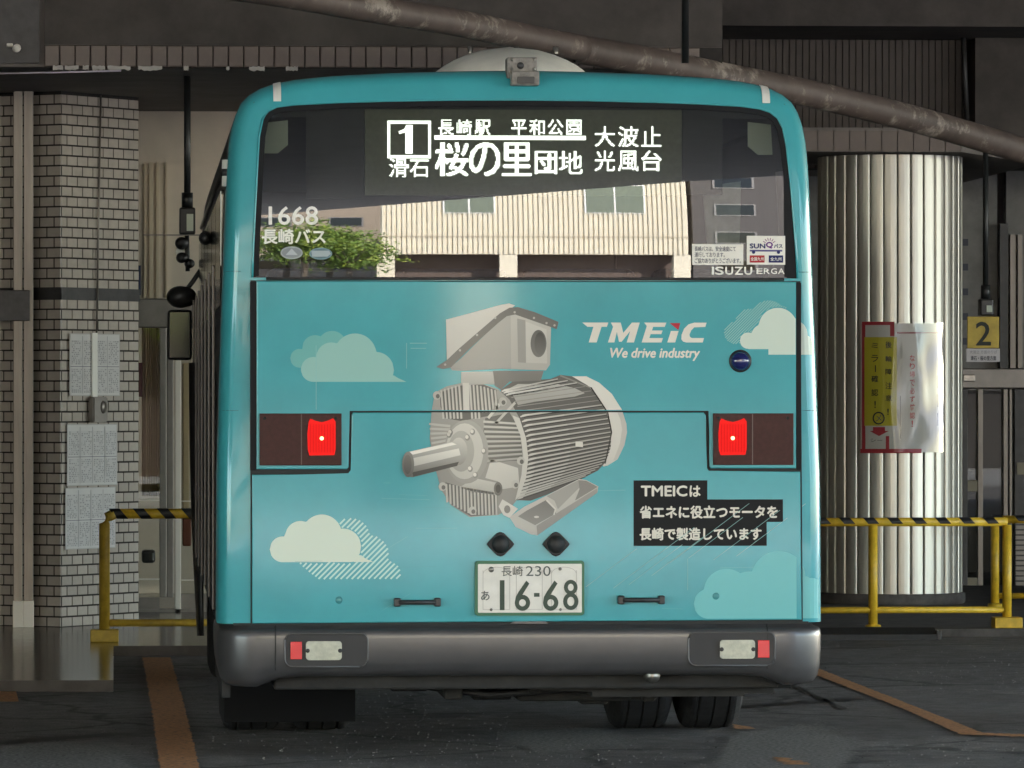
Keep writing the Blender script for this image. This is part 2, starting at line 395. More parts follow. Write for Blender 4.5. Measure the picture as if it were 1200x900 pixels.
def ground_poly(name, pts, z, m, parent):
    bm = bmesh.new(); vs_ = [bm.verts.new((p.x, p.y, z)) for p in pts]; f = bm.faces.new(vs_); bm.normal_update()
    if f.normal.z < 0: f.normal_flip()
    bmesh.ops.triangulate(bm, faces=bm.faces[:])
    return from_bm(name, bm, m, parent)
def ragged(a, b, n=18, amp=0.012):
    n = max(n, int((b - a).length / .03))
    o = []
    for i in range(n + 1):
        t = i / n; p = a.lerp(b, t); d = (b - a).normalized(); s = Vector((-d.y, d.x, 0))
        o.append(p + s * random.uniform(-amp, amp))
    return o
def stripe(pl, pr, name='painted_line', amp=0.006):
    L = []; Rr = []
    for a, b in zip(pl, pl[1:]): L += ragged(a, b, 16, amp)[:-1]
    L.append(pl[-1])
    for a, b in zip(pr, pr[1:]): Rr += ragged(a, b, 16, amp)[:-1]
    Rr.append(pr[-1])
    return ground_poly(name, L + Rr[::-1], 0.004, M_LINE, ground)
stripe([PG(167, 771), PG(176, 820), PG(188, 905)], [PG(200, 771), PG(214, 820), PG(235, 905)])
stripe([PG(945, 787), PG(957, 792), PG(1060, 832), PG(1127, 862)], [PG(945, 778), PG(960, 784.5), PG(1067, 826.5), PG(1150, 859)])
stripe([PG(1125, 861.5), PG(1215, 865)], [PG(1148, 859.5), PG(1215, 862)], amp=0.02)
stripe([PG(-8, 823), PG(22, 823)], [PG(-8, 807), PG(18, 808)], amp=0.01)
stripe([PG(905, 888), PG(925, 897)], [PG(922, 889), PG(950, 897)], amp=0.03)
stripe([PG(858, 849), PG(861, 855)], [PG(880, 853), PG(884, 855)], amp=0.01)
# darker repair patches and a drain joint in the tarmac
M_PATCH = mat('tar_patch', (0.026, 0.025, 0.026), 0.5, var=0.35, scale=20, bump=0.3, bscale=80)
for i, (a, b) in enumerate((((860, 829), (1010, 819)), ((900, 790), (990, 832)), ((-10, 872), (150, 860)), ((985, 757), (1095, 757)))):
    A, B = PG(*a), PG(*b); wd = (0.16, 0.035, 0.18, 0.06)[i]; d = (B - A).normalized(); s = Vector((-d.y, d.x, 0)) * wd / 2
    L = ragged(A + s, B + s, 20, wd * 0.3); Q = ragged(A - s, B - s, 20, wd * 0.3)
    ground_poly('tar_seam', L + Q[::-1], 0.003, M_PATCH, ground)
M_WORN = mat('exposed_aggregate', (0.34, 0.33, 0.31), 0.85, col2=(0.06, 0.06, 0.062), scale=55, bump=0.4, bscale=90)
for quad in (((850, 862), (960, 846), (1010, 872), (985, 905), (830, 905)), ((-10, 880), (60, 868), (150, 878), (170, 905), (-10, 905)), ((560, 858), (700, 852), (760, 872), (640, 884))):
    pts_ = [PG(*q) for q in quad]; loop = []
    for a, b in zip(pts_, pts_[1:] + pts_[:1]): loop += ragged(a, b, 12, .05)[:-1]
    ground_poly('worn_patch', loop, 0.002, M_WORN, ground)

fo = box('bounce_ground', -90, 90, -149, -27.5, 0.001, 0.01, M_BOUNCE); tag(fo, 'pale concrete sheet out of view, added to bounce sunlight into the bay', 'bounce_ground', kind='structure')  # unseen sunlit sheet, added to bounce light up under the canopy
# loose chips and proud aggregate in the worn tarmac
rg = random.Random(11); V = []; Fc = []; Mi = []
for k in range(15000):
    x = rg.uniform(-3.6, 5.2); y = -3.0 + 14.0 * rg.random() ** 1.5
    if math.sin(x * 1.7 + 2) + math.sin(y * 1.1) + math.sin(x * .8 - y * .9) + rg.gauss(0, .8) < .1: continue
    r_ = rg.uniform(.002, .006); h_ = r_ * rg.uniform(.35, .8); a0 = rg.uniform(0, 1.5); o = len(V)
    for q in range(4): V.append((x + r_ * math.cos(a0 + q * 1.5708), y + r_ * math.sin(a0 + q * 1.5708), .0005))
    V.append((x + rg.uniform(-.3, .3) * r_, y, h_ + .0005))
    for q in range(4): Fc.append((o + q, o + (q + 1) % 4, o + 4)); Mi.append(0 if k % 5 else 1)
me = bpy.data.meshes.new('loose_chips'); me.from_pydata(V, [], Fc)
me.materials.append(mat('grey_chip', (0.30, 0.29, 0.28), .8)); me.materials.append(mat('dark_chip', (0.03, 0.03, 0.03), .8))
for p, mi in zip(me.polygons, Mi): p.material_index = mi
chips = link('loose_chips', me, None, ground); chips['kind'] = 'stuff'

# passenger platforms: low polished stone islands
PLAT_Z = 0.06
def platform(name, pts, z, label, m_=M_STONE):
    bm = bmesh.new(); a = [bm.verts.new((p[0], p[1], 0.0)) for p in pts]; b = [bm.verts.new((p[0], p[1], z)) for p in pts]; n = len(pts)
    bm.faces.new(b); bm.faces.new(a[::-1])
    for i in range(n): bm.faces.new((a[i], a[(i + 1) % n], b[(i + 1) % n], b[i]))
    o = from_bm(name, bm, m_); tag(o, label, 'platform', kind='structure'); return o
e1 = PG(133, 797, PLAT_Z); e2 = PG(133, 757, PLAT_Z)
platform('platform', [(-14, e1.y), (e1.x, e1.y), (e2.x, e2.y), (0.6, e2.y), (0.6, 30), (-14, 30)], PLAT_Z, 'polished stone platform beside the tiled pillar')
r1 = PG(965, 738, 0.05)
platform('platform', [(1.6, r1.y + .15), (14, r1.y - 0.4), (14, 30), (1.6, 30)], 0.05, 'grey platform under the fluted column', M_KERB)

# ------------------------------------------------------------------ large canopy over the bay (its rim shows in the rear window)
cano = empty('canopy', (0, 0, 5.3), 'deep dark canopy roof sheltering the whole bus bay', 'canopy')
bm = bmesh.new()
pts = [(-30, -30), (-6.7, -30), (3.7, -15.2), (7.0, -11.5), (30, -11.5), (30, 32), (-30, 32)]
a = [bm.verts.new((x, y, 5.3)) for x, y in pts]; b = [bm.verts.new((x, y, 5.75)) for x, y in pts]
bm.faces.new(a[::-1]); bm.faces.new(b)
for i in range(len(pts)): bm.faces.new((a[i], a[(i + 1) % len(pts)], b[(i + 1) % len(pts)], b[i]))
from_bm('roof_slab', bm, M_CEIL, cano)
for x0_, x1_, y0_ in ((-13.4, -13.0, -6), (13.0, 13.4, 14.0)):
    box('side_baffle', x0_, x1_, y0_, 31.9, 0, 5.298, M_CONC, cano)  # unseen walls added to cut the light from the sides
box('back_wall', -13, 13.0, 31.4, 31.9, 0, 5.298, M_CONC, cano)
for x, y in ((-12, -20), (12.5, -9)):
    box('canopy_post', x - .25, x + .25, y - .25, y + .25, 0, 5.298, M_CONC, cano)

# ------------------------------------------------------------------ terminal building behind the bus
def sub(name, x0, x1, y0, y1, z0, z1, m, parent, bevel=0): return box(name, x0, x1, y0, y1, z0, z1, m, parent, bevel)
yl = 9.8                                                    # front line of the left overhang
zs = PY(150, 79, yl).z                                      # soffit height
zt = PY(150, 53, yl).z
term = empty('terminal_building', (-4, yl, 0), 'brown terminal building with low tiled overhang behind the bus', 'building')
sub('overhang', -14, 1.9, yl, 22, zs, 5.29, M_SOFFIT, term)
xa = PY(52, 60, yl).x
sub('upper_wall', xa, 1.9, yl - 0.02, yl - 0.002, zt + 0.004, 5.28, M_CONC, term)
sub('dark_bay', -14, xa - 0.03, yl - 0.06, yl - 0.002, zs + .02, 5.28, M_DARKMETAL, term)
# one row of brown tiles along the overhang edge
tw = PY(70, 60, yl).x - PY(52, 60, yl).x
me_t = None; x = xa
bm = bmesh.new(); bm_box(bm, 0.002, tw - 0.003, -0.022, 0, 0.004, zt - zs - 0.004)
bmesh.ops.bevel(bm, geom=[e for e in bm.edges if all(v.co.y < -.01 for v in e.verts)], offset=0.004, segments=1, affect='EDGES')
me_t = bpy.data.meshes.new('fascia_tile'); bmesh.ops.recalc_face_normals(bm, faces=bm.faces); bm.to_mesh(me_t); bm.free(); me_t.materials.append(M_FTILE)
sub('fascia_backing', xa, 1.9, yl - 0.008, yl - 0.001, zs - 0.002, zt, M_GROUT, term)
while x < 1.85 - tw:
    o = bpy.data.objects.new('fascia_tile', me_t); COL.objects.link(o); o.parent = term
    o.location = Vector((x, yl - 0.003, zs)) - term.location; x += tw
# flaking white paint under the edge
M_FLAKE = mat('flaking_white_paint', (0.55, 0.53, 0.50), 0.8)
for pa, pb in ((62, 74), (76, 92), (97, 104), (108, 123), (126, 153), (162, 190), (215, 221), (265, 269), (292, 310), (335, 349)):
    A = PY(pa, 76, yl - .03); B = PY(pb, 76, yl - .03)
    n = 8; top = [(A.x + (B.x - A.x) * i / n, zs + 0.004 + random.uniform(0, .006)) for i in range(n + 1)]
    bot = [(A.x + (B.x - A.x) * i / n, zs - 0.012 - random.uniform(0, .012)) for i in range(n + 1)]
    prism('paint_flake', bot + top[::-1], yl - .034, yl - .026, M_FLAKE, term)
# thin lilac edge strip below the dark bay
tube('edge_strip', [PY(-20, 86.5, yl - .1), PY(60, 85, yl - .1), PY(142, 83, yl - .1)], 0.006, mat('lilac_strip', (0.55, 0.50, 0.60), 0.4), term, 6)

# recessed entrance wall under the overhang, left of the bus
yw = 14.6
wall = empty('entrance_front', (-1.5, yw, PLAT_Z), 'beige shop entrance with glass doors between tiled pillar and bus', 'entrance')
wx0, wx1 = PY(60, 400, yw).x, PY(420, 400, yw).x
zh1, zh0 = PY(180, 350, yw).z, PY(180, 384, yw).z
sub('upper_panel', wx0, wx1, yw + .05, yw + .12, zh1 + .004, zs - .004, M_PLASTER, wall)
for px, wpx in ((169, 2.0), (175, 4), (183, 3), (194, 2)):
    a_ = PY(px, 350, yw).x; b_ = PY(px + wpx, 350, yw).x
    sub('blind_slat', a_, b_, yw + .03, yw + .048, zh1 + .006, PY(px, 190, yw).z, mat('pale_slat', (0.62, 0.52, 0.38), 0.4), wall)
sub('panel_joint', PY(158, 190, yw).x, PY(262, 190, yw).x, yw + .035, yw + .046, PY(180, 192, yw).z, PY(180, 190.5, yw).z, M_PLASTER, wall)
sub('panel_joint', PY(168, 275, yw).x, PY(262, 275, yw).x, yw + .022, yw + .029, PY(180, 276, yw).z, PY(180, 274.5, yw).z, M_GREYST, wall)
sub('door_header', wx0, wx1, yw - .02, yw + .15, zh0, zh1, M_GREYST, wall, 0.01)
for px0, px1, m_ in ((187, 195, M_GREYST), (195.6, 203, M_GREYST)):
    pbox('door_stile', px0, px1, 384.5, 700, yw, .06, m_, wall, .004)
pbox('door_post', 205, 212, 384.5, 731, yw - .01, .08, M_WHITEST, wall, .004)
pbox('door_post', 150, 157, 384.5, 731, yw + .01, .05, M_DARKMETAL, wall, .004)
pbox('kick_panel', 157.5, 187, 700, 733, yw + .02, .03, M_GREYST, wall)
pbox('kick_panel', 212.5, 262, 696, 733, yw + .02, .03, M_GREYST, wall)
sub('floor_rail', wx0, wx1, yw - .01, yw + .12, PLAT_Z, PLAT_Z + .02, M_GREYST, wall)
for py in (585.5, 678):
    pbox('push_bar', 150, 187, py, py + 1.6, yw - .03, .015, M_WHITEST, wall)
    pbox('push_bar', 212.5, 262, py + 1, py + 2.6, yw - .03, .015, M_WHITEST, wall)
a_ = PY(157.5, 700, yw + .03); b_ = PY(187, 385, yw + .03)
sub('door_glass', a_.x, b_.x, yw + .028, yw + .034, a_.z, b_.z, M_SHOPGLASS, wall)
a_ = PY(212.5, 696, yw + .03); b_ = PY(262, 385, yw + .03)
sub('door_glass', a_.x, b_.x, yw + .028, yw + .034, a_.z, b_.z, M_SHOPGLASS, wall)
pbox('poster', 155.5, 167, 425, 465, yw + .06, .01, mat('maroon_poster', (0.13, 0.02, 0.03), 0.5), wall)
pbox('poster', 156.5, 165, 311, 346, yw + .025, .01, mat('navy_poster', (0.02, 0.035, 0.09), 0.5), wall)
# shop interior behind the glass
room = empty('shop_interior', (-1.5, yw + 2, PLAT_Z), 'dim beige shop interior seen through the entrance glass', 'interior')
sub('back_wall', wx0, wx1, yw + 3.4, yw + 3.5, PLAT_Z, zs, M_PLASTER, room)
bm = bmesh.new(); c0 = PY(166, 400, yw + .1).x; c1 = PY(187, 400, yw + .1).x; nn = 40
top = zh0 + .1; V1 = []; V2 = []
for i in range(nn + 1):
    x = c0 + (c1 - c0) * i / nn; y = yw + .10 + .018 * math.sin(i * 1.25) + .008 * math.sin(i * .5)
    V1.append(bm.verts.new((x, y, .85))); V2.append(bm.verts.new((x, y, top)))
for i in range(nn): bm.faces.new((V1[i], V1[i + 1], V2[i + 1], V2[i]))
from_bm('curtain', bm, M_BEIGE, room, True)
pbox('shelf_unit', 214, 222, 425, 600, yw + .1, .3, M_BEIGE, room, .01)
pbox('shelf_unit', 214, 224, 600.5, 640, yw + .1, .3, mat('red_brown_box', (0.20, 0.06, 0.035), 0.6), room, .01)
pbox('seat_box', 166, 182, 645, 660, yw + .7, .3, M_BLACKPL, room, .02)
sub('room_ceiling', wx0, wx1, yw + .2, yw + 3.4, zs - .05, zs - .01, M_PLASTER, room)

# ------------------------------------------------------------------ tiled pillar, turned about 35 degrees to the camera
cp = PG(72, 735, PLAT_Z)
U = Vector((math.cos(math.radians(55)), math.sin(math.radians(55)), 0)); Vv = Vector((-U.y, U.x, 0))
pil = empty('tiled_pillar', (cp.x, cp.y, PLAT_Z), 'square pillar clad in pale brick tiles with paper timetables', 'pillar')
LU, LV, TH = 0.86, 0.62, 0.0035
def quad_box(bm, o, du, dv, lu0, lu1, lv0, lv1, z0, z1):
    c = [o + du * a + dv * b for a, b in ((lu0, lv0), (lu1, lv0), (lu1, lv1), (lu0, lv1))]
    lo = [bm.verts.new((p.x, p.y, z0)) for p in c]; hi = [bm.verts.new((p.x, p.y, z1)) for p in c]
    bm.faces.new(lo[::-1]); bm.faces.new(hi)
    for i in range(4): bm.faces.new((lo[i], lo[(i + 1) % 4], hi[(i + 1) % 4], hi[i]))
c2 = Vector((cp.x, cp.y, 0))
bm = bmesh.new(); quad_box(bm, c2, U, Vv, 0.002, LU, 0.002, LV, PLAT_Z, zs - 0.002); from_bm('pillar_core', bm, M_GROUT, pil)
TP, RP = 0.114, 0.0656
bandz = PY(100, 344, cp.y + .3).z
tiles = []
def tile_rows(length):
    r = 0; z = PLAT_Z + 0.004
    while z + RP < zs - 0.003:
        s = -TP * 0.5 if r % 2 else 0.0
        while s < length - 0.012:
            a0 = max(s, -0.004) + 0.0048; a1 = min(s + TP, length) - 0.0048
            if a1 - a0 > 0.012 and not (bandz - .055 < z < bandz + 0.02): yield r, a0, a1, z, z + RP - 0.0095
            s += TP
        z += RP; r += 1
TILE_VARS = []
for i in range(5):
    k = random.uniform(.82, 1.08); TILE_VARS.append(mat('glazed_tile_%d' % i, (0.50 * k, 0.455 * k, 0.41 * k), 0.2, var=0.08, scale=9, rvar=0.06))
shared = {}
def tile_mesh(wd, ht, face, mi):
    key = (round(wd, 3), round(ht, 4), face, mi)
    if key not in shared:
        bm = bmesh.new(); du = U if face == 'u' else Vv; dn = -Vv if face == 'u' else -U
        P = lambda s, d, z: tuple(du * s + dn * d + Vector((0, 0, z)))
        e = 0.0012
        v = [bm.verts.new(P(*q)) for q in ((0, 0, 0), (wd, 0, 0), (wd, 0, ht), (0, 0, ht), (e, TH, e), (wd - e, TH, e), (wd - e, TH, ht - e), (e, TH, ht - e))]
        bm.faces.new(v[4:8])
        for i in range(4): bm.faces.new((v[i], v[(i + 1) % 4], v[4 + (i + 1) % 4], v[4 + i]))
        me = bpy.data.meshes.new('tile'); bmesh.ops.recalc_face_normals(bm, faces=bm.faces); bm.to_mesh(me); bm.free()
        me.materials.append(TILE_VARS[mi]); shared[key] = me
    return shared[key]
slots = [('v',) + t for t in tile_rows(LV)] + [('u',) + t for t in tile_rows(LU)]
vis = [t for t in slots if not (t[0] == 'v' and t[2] > 0.26)]
vis.sort(key=lambda t: -((t[3] - t[2]) * (0.77 if t[0] == 'v' else 0.57)) + 0.0005 * t[1] )
solo = set(id(t) for t in vis[:300])
rest = bmesh.new()
for t in slots:
    face, r, a0, a1, z0, z1 = t
    du = U if face == 'u' else Vv
    if id(t) in solo:
        o = bpy.data.objects.new('tile', tile_mesh(a1 - a0, z1 - z0, face, random.randrange(5))); COL.objects.link(o); o.parent = pil
        o.location = c2 + du * a0 + Vector((0, 0, z0)) - pil.location
    else:
        me = tile_mesh(a1 - a0, z1 - z0, face, 0); off = c2 + du * a0 + Vector((0, 0, z0))
        n0 = len(rest.verts); vv = [rest.verts.new(v.co + off) for v in me.vertices]
        for p in me.polygons: rest.faces.new([vv[i] for i in p.vertices])
o = from_bm('remaining_tiles', rest, M_TILE, pil); o['kind'] = 'stuff'
bm = bmesh.new(); quad_box(bm, c2 - U * .006 - Vv * .006, U, Vv, 0, LU + .01, 0, LV, bandz - .045, bandz + .035); from_bm('belt_band', bm, M_DARKMETAL, pil)

def on_pillar(px, py):
    """point on the pillar's right-hand face (origin c2, along U) seen at a photo pixel: distance along U and height"""
    d = ray(px, py); C = Vector((CAM_X, CAM_Y, CAM_Z)); nrm = -Vv
    t = (c2 - C).dot(nrm) / d.dot(nrm); p = C + d * t
    return (p - c2).dot(U), p.z
def pillar_sheet(name, px0, px1, py0, py1, off, label, grp, rows=2):
    mid = (py0 + py1) / 2
    s0, _ = on_pillar(px0, mid); s1, _ = on_pillar(px1, mid); _, z1 = on_pillar((px0 + px1) / 2, py0); _, z0 = on_pillar((px0 + px1) / 2, py1)
    V = []; Fc = []; Cc = []
    def rect(a, b, c, d, col, lev):
        o = len(V)
        for s, z in ((a, c), (b, c), (b, d), (a, d)):
            p = c2 + U * s - Vv * (off + lev * .0008); V.append((p.x, p.y, z)); Cc.append(col)
        Fc.append((o, o + 1, o + 2, o + 3))
    bw = s1 - s0; bh = z1 - z0
    pc = (0.66, 0.655, 0.655)
    rect(s0, s1, z0, z1, pc, 0)
    for a, b, c, d in ((s0, s1, z0, z0 + .006), (s0, s1, z1 - .006, z1), (s0, s0 + .008, z0, z1), (s1 - .008, s1, z0, z1)): rect(a, b, c, d, (0.5, 0.49, 0.49), 1)
    for k in range(4):
        for r in range(rows):
            a = s0 + bw * (.03 + k * .245); b = a + bw * .215; c = z0 + bh * (.05 + r * .9 / rows); d = c + bh * (.9 / rows - .06)
            rect(a, b, c, d, (0.61, 0.605, 0.61), 1)
            for q in range(13):
                zz = c + (d - c) * (q + .5) / 13
                x = a + .006
                while x < b - .012:
                    l = random.uniform(.004, .02)
                    if random.random() < .72: rect(x, min(x + l, b - .004), zz - .004, zz + .003, (0.36, 0.36, 0.375), 2)
                    x += l + random.uniform(.005, .016)
    for k in range(1, 4): rect(s0 + bw * (k * .245 + .008), s0 + bw * (k * .245 + .014), z0 + bh * .04, z1 - bh * .04, (0.2, 0.2, 0.24), 2)
    for r in range(1, rows): rect(s0 + .01, s1 - .01, z0 + bh * (.05 + r * .9 / rows - .035), z0 + bh * (.05 + r * .9 / rows - .025), (0.2, 0.2, 0.24), 2)
    me = bpy.data.meshes.new(name); me.from_pydata(V, [], Fc); me.update()
    at = me.color_attributes.new('Col', 'FLOAT_COLOR', 'POINT')
    for i, c in enumerate(Cc): at.data[i].color = (*c, 1)
    o = link(name, me, M_PAPER); tag(o, label, 'timetable', grp); return o
G_ = 'paper timetables on the tiled pillar'
pillar_sheet('timetable', 79, 138, 391, 464, .016, 'topmost paper timetable on the tiled pillar, behind hanging cable', G_)
pillar_sheet('timetable', 76, 135, 497, 569, .016, 'middle paper timetable on the tiled pillar, under the switch box', G_)
pillar_sheet('timetable', 74, 133, 571, 643, .016, 'lowest paper timetable on the tiled pillar, beside the left railing', G_)
# cable conduit, plastic sleeve glint and switch box on the pillar
def pp(px, py, off): s, z = on_pillar(px, py); p = c2 + U * s - Vv * off; return Vector((p.x, p.y, z))
cond = tube('cable_conduit', [pp(115.5, 112, .018), pp(113, 250, .018), pp(110.5, 392, .018)], .006, M_ALU, seg=8); tag(cond, 'thin vertical cable conduit running down the tiled pillar', 'conduit')
bm = bmesh.new(); s0, z1 = on_pillar(101, 465); s1, z0 = on_pillar(118, 495)
quad_box(bm, c2, U, Vv, s0, s1, -.06, -.014, z0, z1); bmesh.ops.bevel(bm, geom=bm.edges[:], offset=.008, segments=2, affect='EDGES')
sw = empty('switch_box', pp(109, 495, .03), 'small grey switch box on the pillar between two timetables', 'switch box')
from_bm('housing', bm, M_GREYST, sw)
lathe('dial', [(0.0, .012), (.026, .01), (.03, 0)], pp(112, 477, .06), -Vv, M_ALU, sw, 16, squash=(1, 1.4))
bm = bmesh.new(); s0, z1 = on_pillar(104, 390); s1, z0 = on_pillar(110, 465)
quad_box(bm, c2, U, Vv, s0, s1, -.03, -.021, z0, z1)
slv = from_bm('sleeve_glare', bm, mat('glare_white', (0.92, 0.91, 0.87), 0.2)); tag(slv, 'narrow white strip standing for glare on the sleeve over the topmost timetable', 'strip')  # white strip standing for the highlight on the plastic sleeve

# aluminium posts and tiled wall at the left edge of the picture
yf = cp.y - 0.02
fr = empty('aluminium_frame', (PY(27, 700, yf).x, yf, PLAT_Z), 'pair of aluminium door posts left of the tiled pillar', 'door frame')
for pa, pb in ((15.5, 26.5), (27.6, 39)):
    a_ = PY(pa, 700, yf).x; b_ = PY(pb, 700, yf).x
    sub('post', a_, b_, yf, yf + .06, PLAT_Z, zs - .004, M_ALU, fr, .004)
    sub('foot_cover', a_ - .003, b_ + .003, yf - .008, yf + .07, PLAT_Z, PLAT_Z + .17, M_WHITEST, fr, .003)
pbox('transom', -30, 35, 340, 376, yf - .02, .09, M_DARKMETAL, fr, .004)
lw = empty('tiled_wall', (PY(5, 700, yf + .3).x, yf + .3, PLAT_Z), 'strip of pale tiled wall at the left picture edge', 'wall')
lx1 = PY(15, 700, yf + .3).x + .1; lx0 = lx1 - .36
sub('wall_core', lx0 - .6, lx1, yf + .3, yf + .6, PLAT_Z, zs - .004, M_GROUT, lw)
me_w = None
bm = bmesh.new(); bm_box(bm, .003, .111, -.008, 0, .003, .0626); me_w = bpy.data.meshes.new('tile'); bmesh.ops.recalc_face_normals(bm, faces=bm.faces); bm.to_mesh(me_w); bm.free(); me_w.materials.append(TILE_VARS[1])
z = PLAT_Z; r = 0
while z + RP < zs:
    for k in range(3):
        o = bpy.data.objects.new('tile', me_w); COL.objects.link(o); o.parent = lw
        o.location = Vector((lx1 - .342 + k * TP - (TP / 2 if r % 2 else 0), yf + .2995, z)) - lw.location
    z += RP; r += 1
# small lamp on the dark bay above
lp = empty('security_lamp', PY(18, 56, yl - .1), 'small pale lamp high in the top left corner', 'lamp')
a_ = PY(8, 62, yl - .14); 
lathe('lamp_head', [(0, -.012), (.016, -.01), (.026, .012), (.016, .022), (0, .024)], PY(19, 56, yl - .13), (0.3, -1, -.3), M_CREAM, lp, 14)
box('bracket', PY(8, 55, yl - .1).x, PY(15, 55, yl - .1).x, yl - .12, yl - .062, PY(8, 55, yl - .1).z, PY(8, 51, yl - .1).z, M_CREAM, lp, .003)

# ------------------------------------------------------------------ upper right: soffits, ribbed wall, fascia, curved pipes
yr = 15.35
zr0 = PY(1040, 178, yr).z; zr1 = PY(1040, 153, yr).z
tr = empty('terminal_wing', (4, yr, 0), 'right wing of the terminal with brown ribbed upper wall and tiled eave', 'building')
xr0 = PY(700, 170, yr).x; xr1 = PY(1126, 170, yr).x
sub('eave', xr0, xr1, yr, 24, zr0, zr1 + .02, M_SOFFIT, tr)
tw2 = PY(1018.7, 165, yr).x - PY(1000, 165, yr).x
bm = bmesh.new(); bm_box(bm, 0.003, tw2 - 0.003, -0.02, 0, 0.003, zr1 - zr0 - 0.003)
me2 = bpy.data.meshes.new('fascia_tile'); bmesh.ops.recalc_face_normals(bm, faces=bm.faces); bm.to_mesh(me2); bm.free(); me2.materials.append(M_FTILE)
x = xr1 - tw2
while x > PY(930, 165, yr).x:
    o = bpy.data.objects.new('fascia_tile', me2); COL.objects.link(o); o.parent = tr
    o.location = Vector((x, yr - .001, zr0)) - tr.location; x -= tw2
# eave bending away at the right
pA = PY(1126, 178, yr); pB = PY(1215, 192, yr + .6)
bm = bmesh.new(); hgt = zr1 - zr0 + .02
for p in (pA, pB):
    pass
v = [bm.verts.new((pA.x + .002, pA.y, pA.z)), bm.verts.new((pB.x, pB.y, pB.z)), bm.verts.new((pB.x, pB.y, pB.z + hgt)), bm.verts.new((pA.x + .002, pA.y, pA.z + hgt)),
     bm.verts.new((pA.x + .002, 24, pA.z)), bm.verts.new((pB.x, 24, pB.z)), bm.verts.new((pB.x, 24, pB.z + hgt)), bm.verts.new((pA.x + .002, 24, pA.z + hgt))]
for q in ((0, 1, 2, 3), (4, 7, 6, 5), (0, 4, 5, 1), (3, 2, 6, 7), (0, 3, 7, 4), (1, 5, 6, 2)): bm.faces.new([v[i] for i in q])
from_bm('bent_eave', bm, M_SOFFIT, tr)
# ribbed upper wall
yv = 17.5
wx0r, wx1r = PY(470, 60, yv).x, PY(1134, 60, yv).x
ztop = 5.29; zbot = PY(900, 150, yv).z - .3
sub('upper_wall', wx0r, wx1r, yv, yv + .3, zbot, ztop, M_GROUT, tr)
bm = bmesh.new(); pitch = PY(907.8, 60, yv).x - PY(900, 60, yv).x; x = wx0r
while x < wx1r - pitch:
    bm_box(bm, x + .004, x + pitch - .004, yv - .018, yv - .0005, zbot, ztop - .01); x += pitch
rb = from_bm('rib_cladding', bm, M_RIB, tr); rb['kind'] = 'stuff'
sub('end_wall', wx1r + .01, wx1r + 4, yv - .3, yv + .3, zbot, ztop, M_CONC, tr)
# lower dark slab edge above the ribbed wall (darker band along the top of the picture)
sub('roof_edge', PY(640, 20, yv - 1.5).x, 9, yv - 1.5, yv - .02, PY(900, 30, yv - 1.5).z, 5.285, M_CONC, tr)
tube('down_pipe', [PY(1128, 28, yv - .3), PY(1133, 140, yv - .3)], .02, M_DARKMETAL, tr, 8)

def curve_pts(pix, d0, d1, n=30):
    out = []
    for i in range(n + 1):
        t = i / n; k = t * (len(pix) - 1); j = min(int(k), len(pix) - 2); q = k - j
        px = pix[j][0] + (pix[j + 1][0] - pix[j][0]) * q; py = pix[j][1] + (pix[j + 1][1] - pix[j][1]) * q
        out.append(PY(px, py, d0 + (d1 - d0) * t))
    return out
def smooth_px(p):
    # Catmull-Rom through photo points
    o = []
    for i in range(len(p) - 1):
        p0, p1, p2, p3 = p[max(i - 1, 0)], p[i], p[i + 1], p[min(i + 2, len(p) - 1)]
        for k in range(6):
            t = k / 6
            o.append(tuple(0.5 * (2 * p1[j] + (p2[j] - p0[j]) * t + (2 * p0[j] - 5 * p1[j] + 4 * p2[j] - p3[j]) * t * t + (3 * p1[j] - p0[j] - 3 * p2[j] + p3[j]) * t ** 3) for j in (0, 1)))
    o.append(p[-1]); return o
pipe1 = tube('curved_pipe', curve_pts(smooth_px([(230, -22), (330, -8), (420, 8), (520, 24), (600, 40), (680, 57)]), 5.4, 8.6), .075, M_PIPE, seg=16)
tag(pipe1, 'thick peeling brown pipe passing over the bus roof, upper left length', 'pipe', 'curved pipes under the canopy')
pipe2 = tube('curved_pipe', curve_pts(smooth_px([(660, 54), (760, 72), (860, 92), (950, 110), (1050, 134), (1130, 156), (1230, 186)]), 8.75, 12.4), .085, M_PIPE, seg=16)
tag(pipe2, 'thick peeling brown pipe sloping down to the right picture edge', 'pipe', 'curved pipes under the canopy')
# whitish peeling rims under the pipes
pc = lathe('pipe_end_cap', [(0, .01), (.06, .008), (.078, -.01), (.078, -.06)], curve_pts([(680, 57), (686, 58.5)], 8.6, 8.6)[-1], (1, .1, -.05), M_PIPE, pipe1, 16)
hg = tube('pipe_hanger', [PY(803, 74, 8.95), Vector((PY(803, 74, 8.95).x, PY(803, 74, 8.95).y, 5.3))], .022, M_BLACKMETAL, seg=10); tag(hg, 'black hanger rod holding the curved pipe above the roof dome', 'hanger')

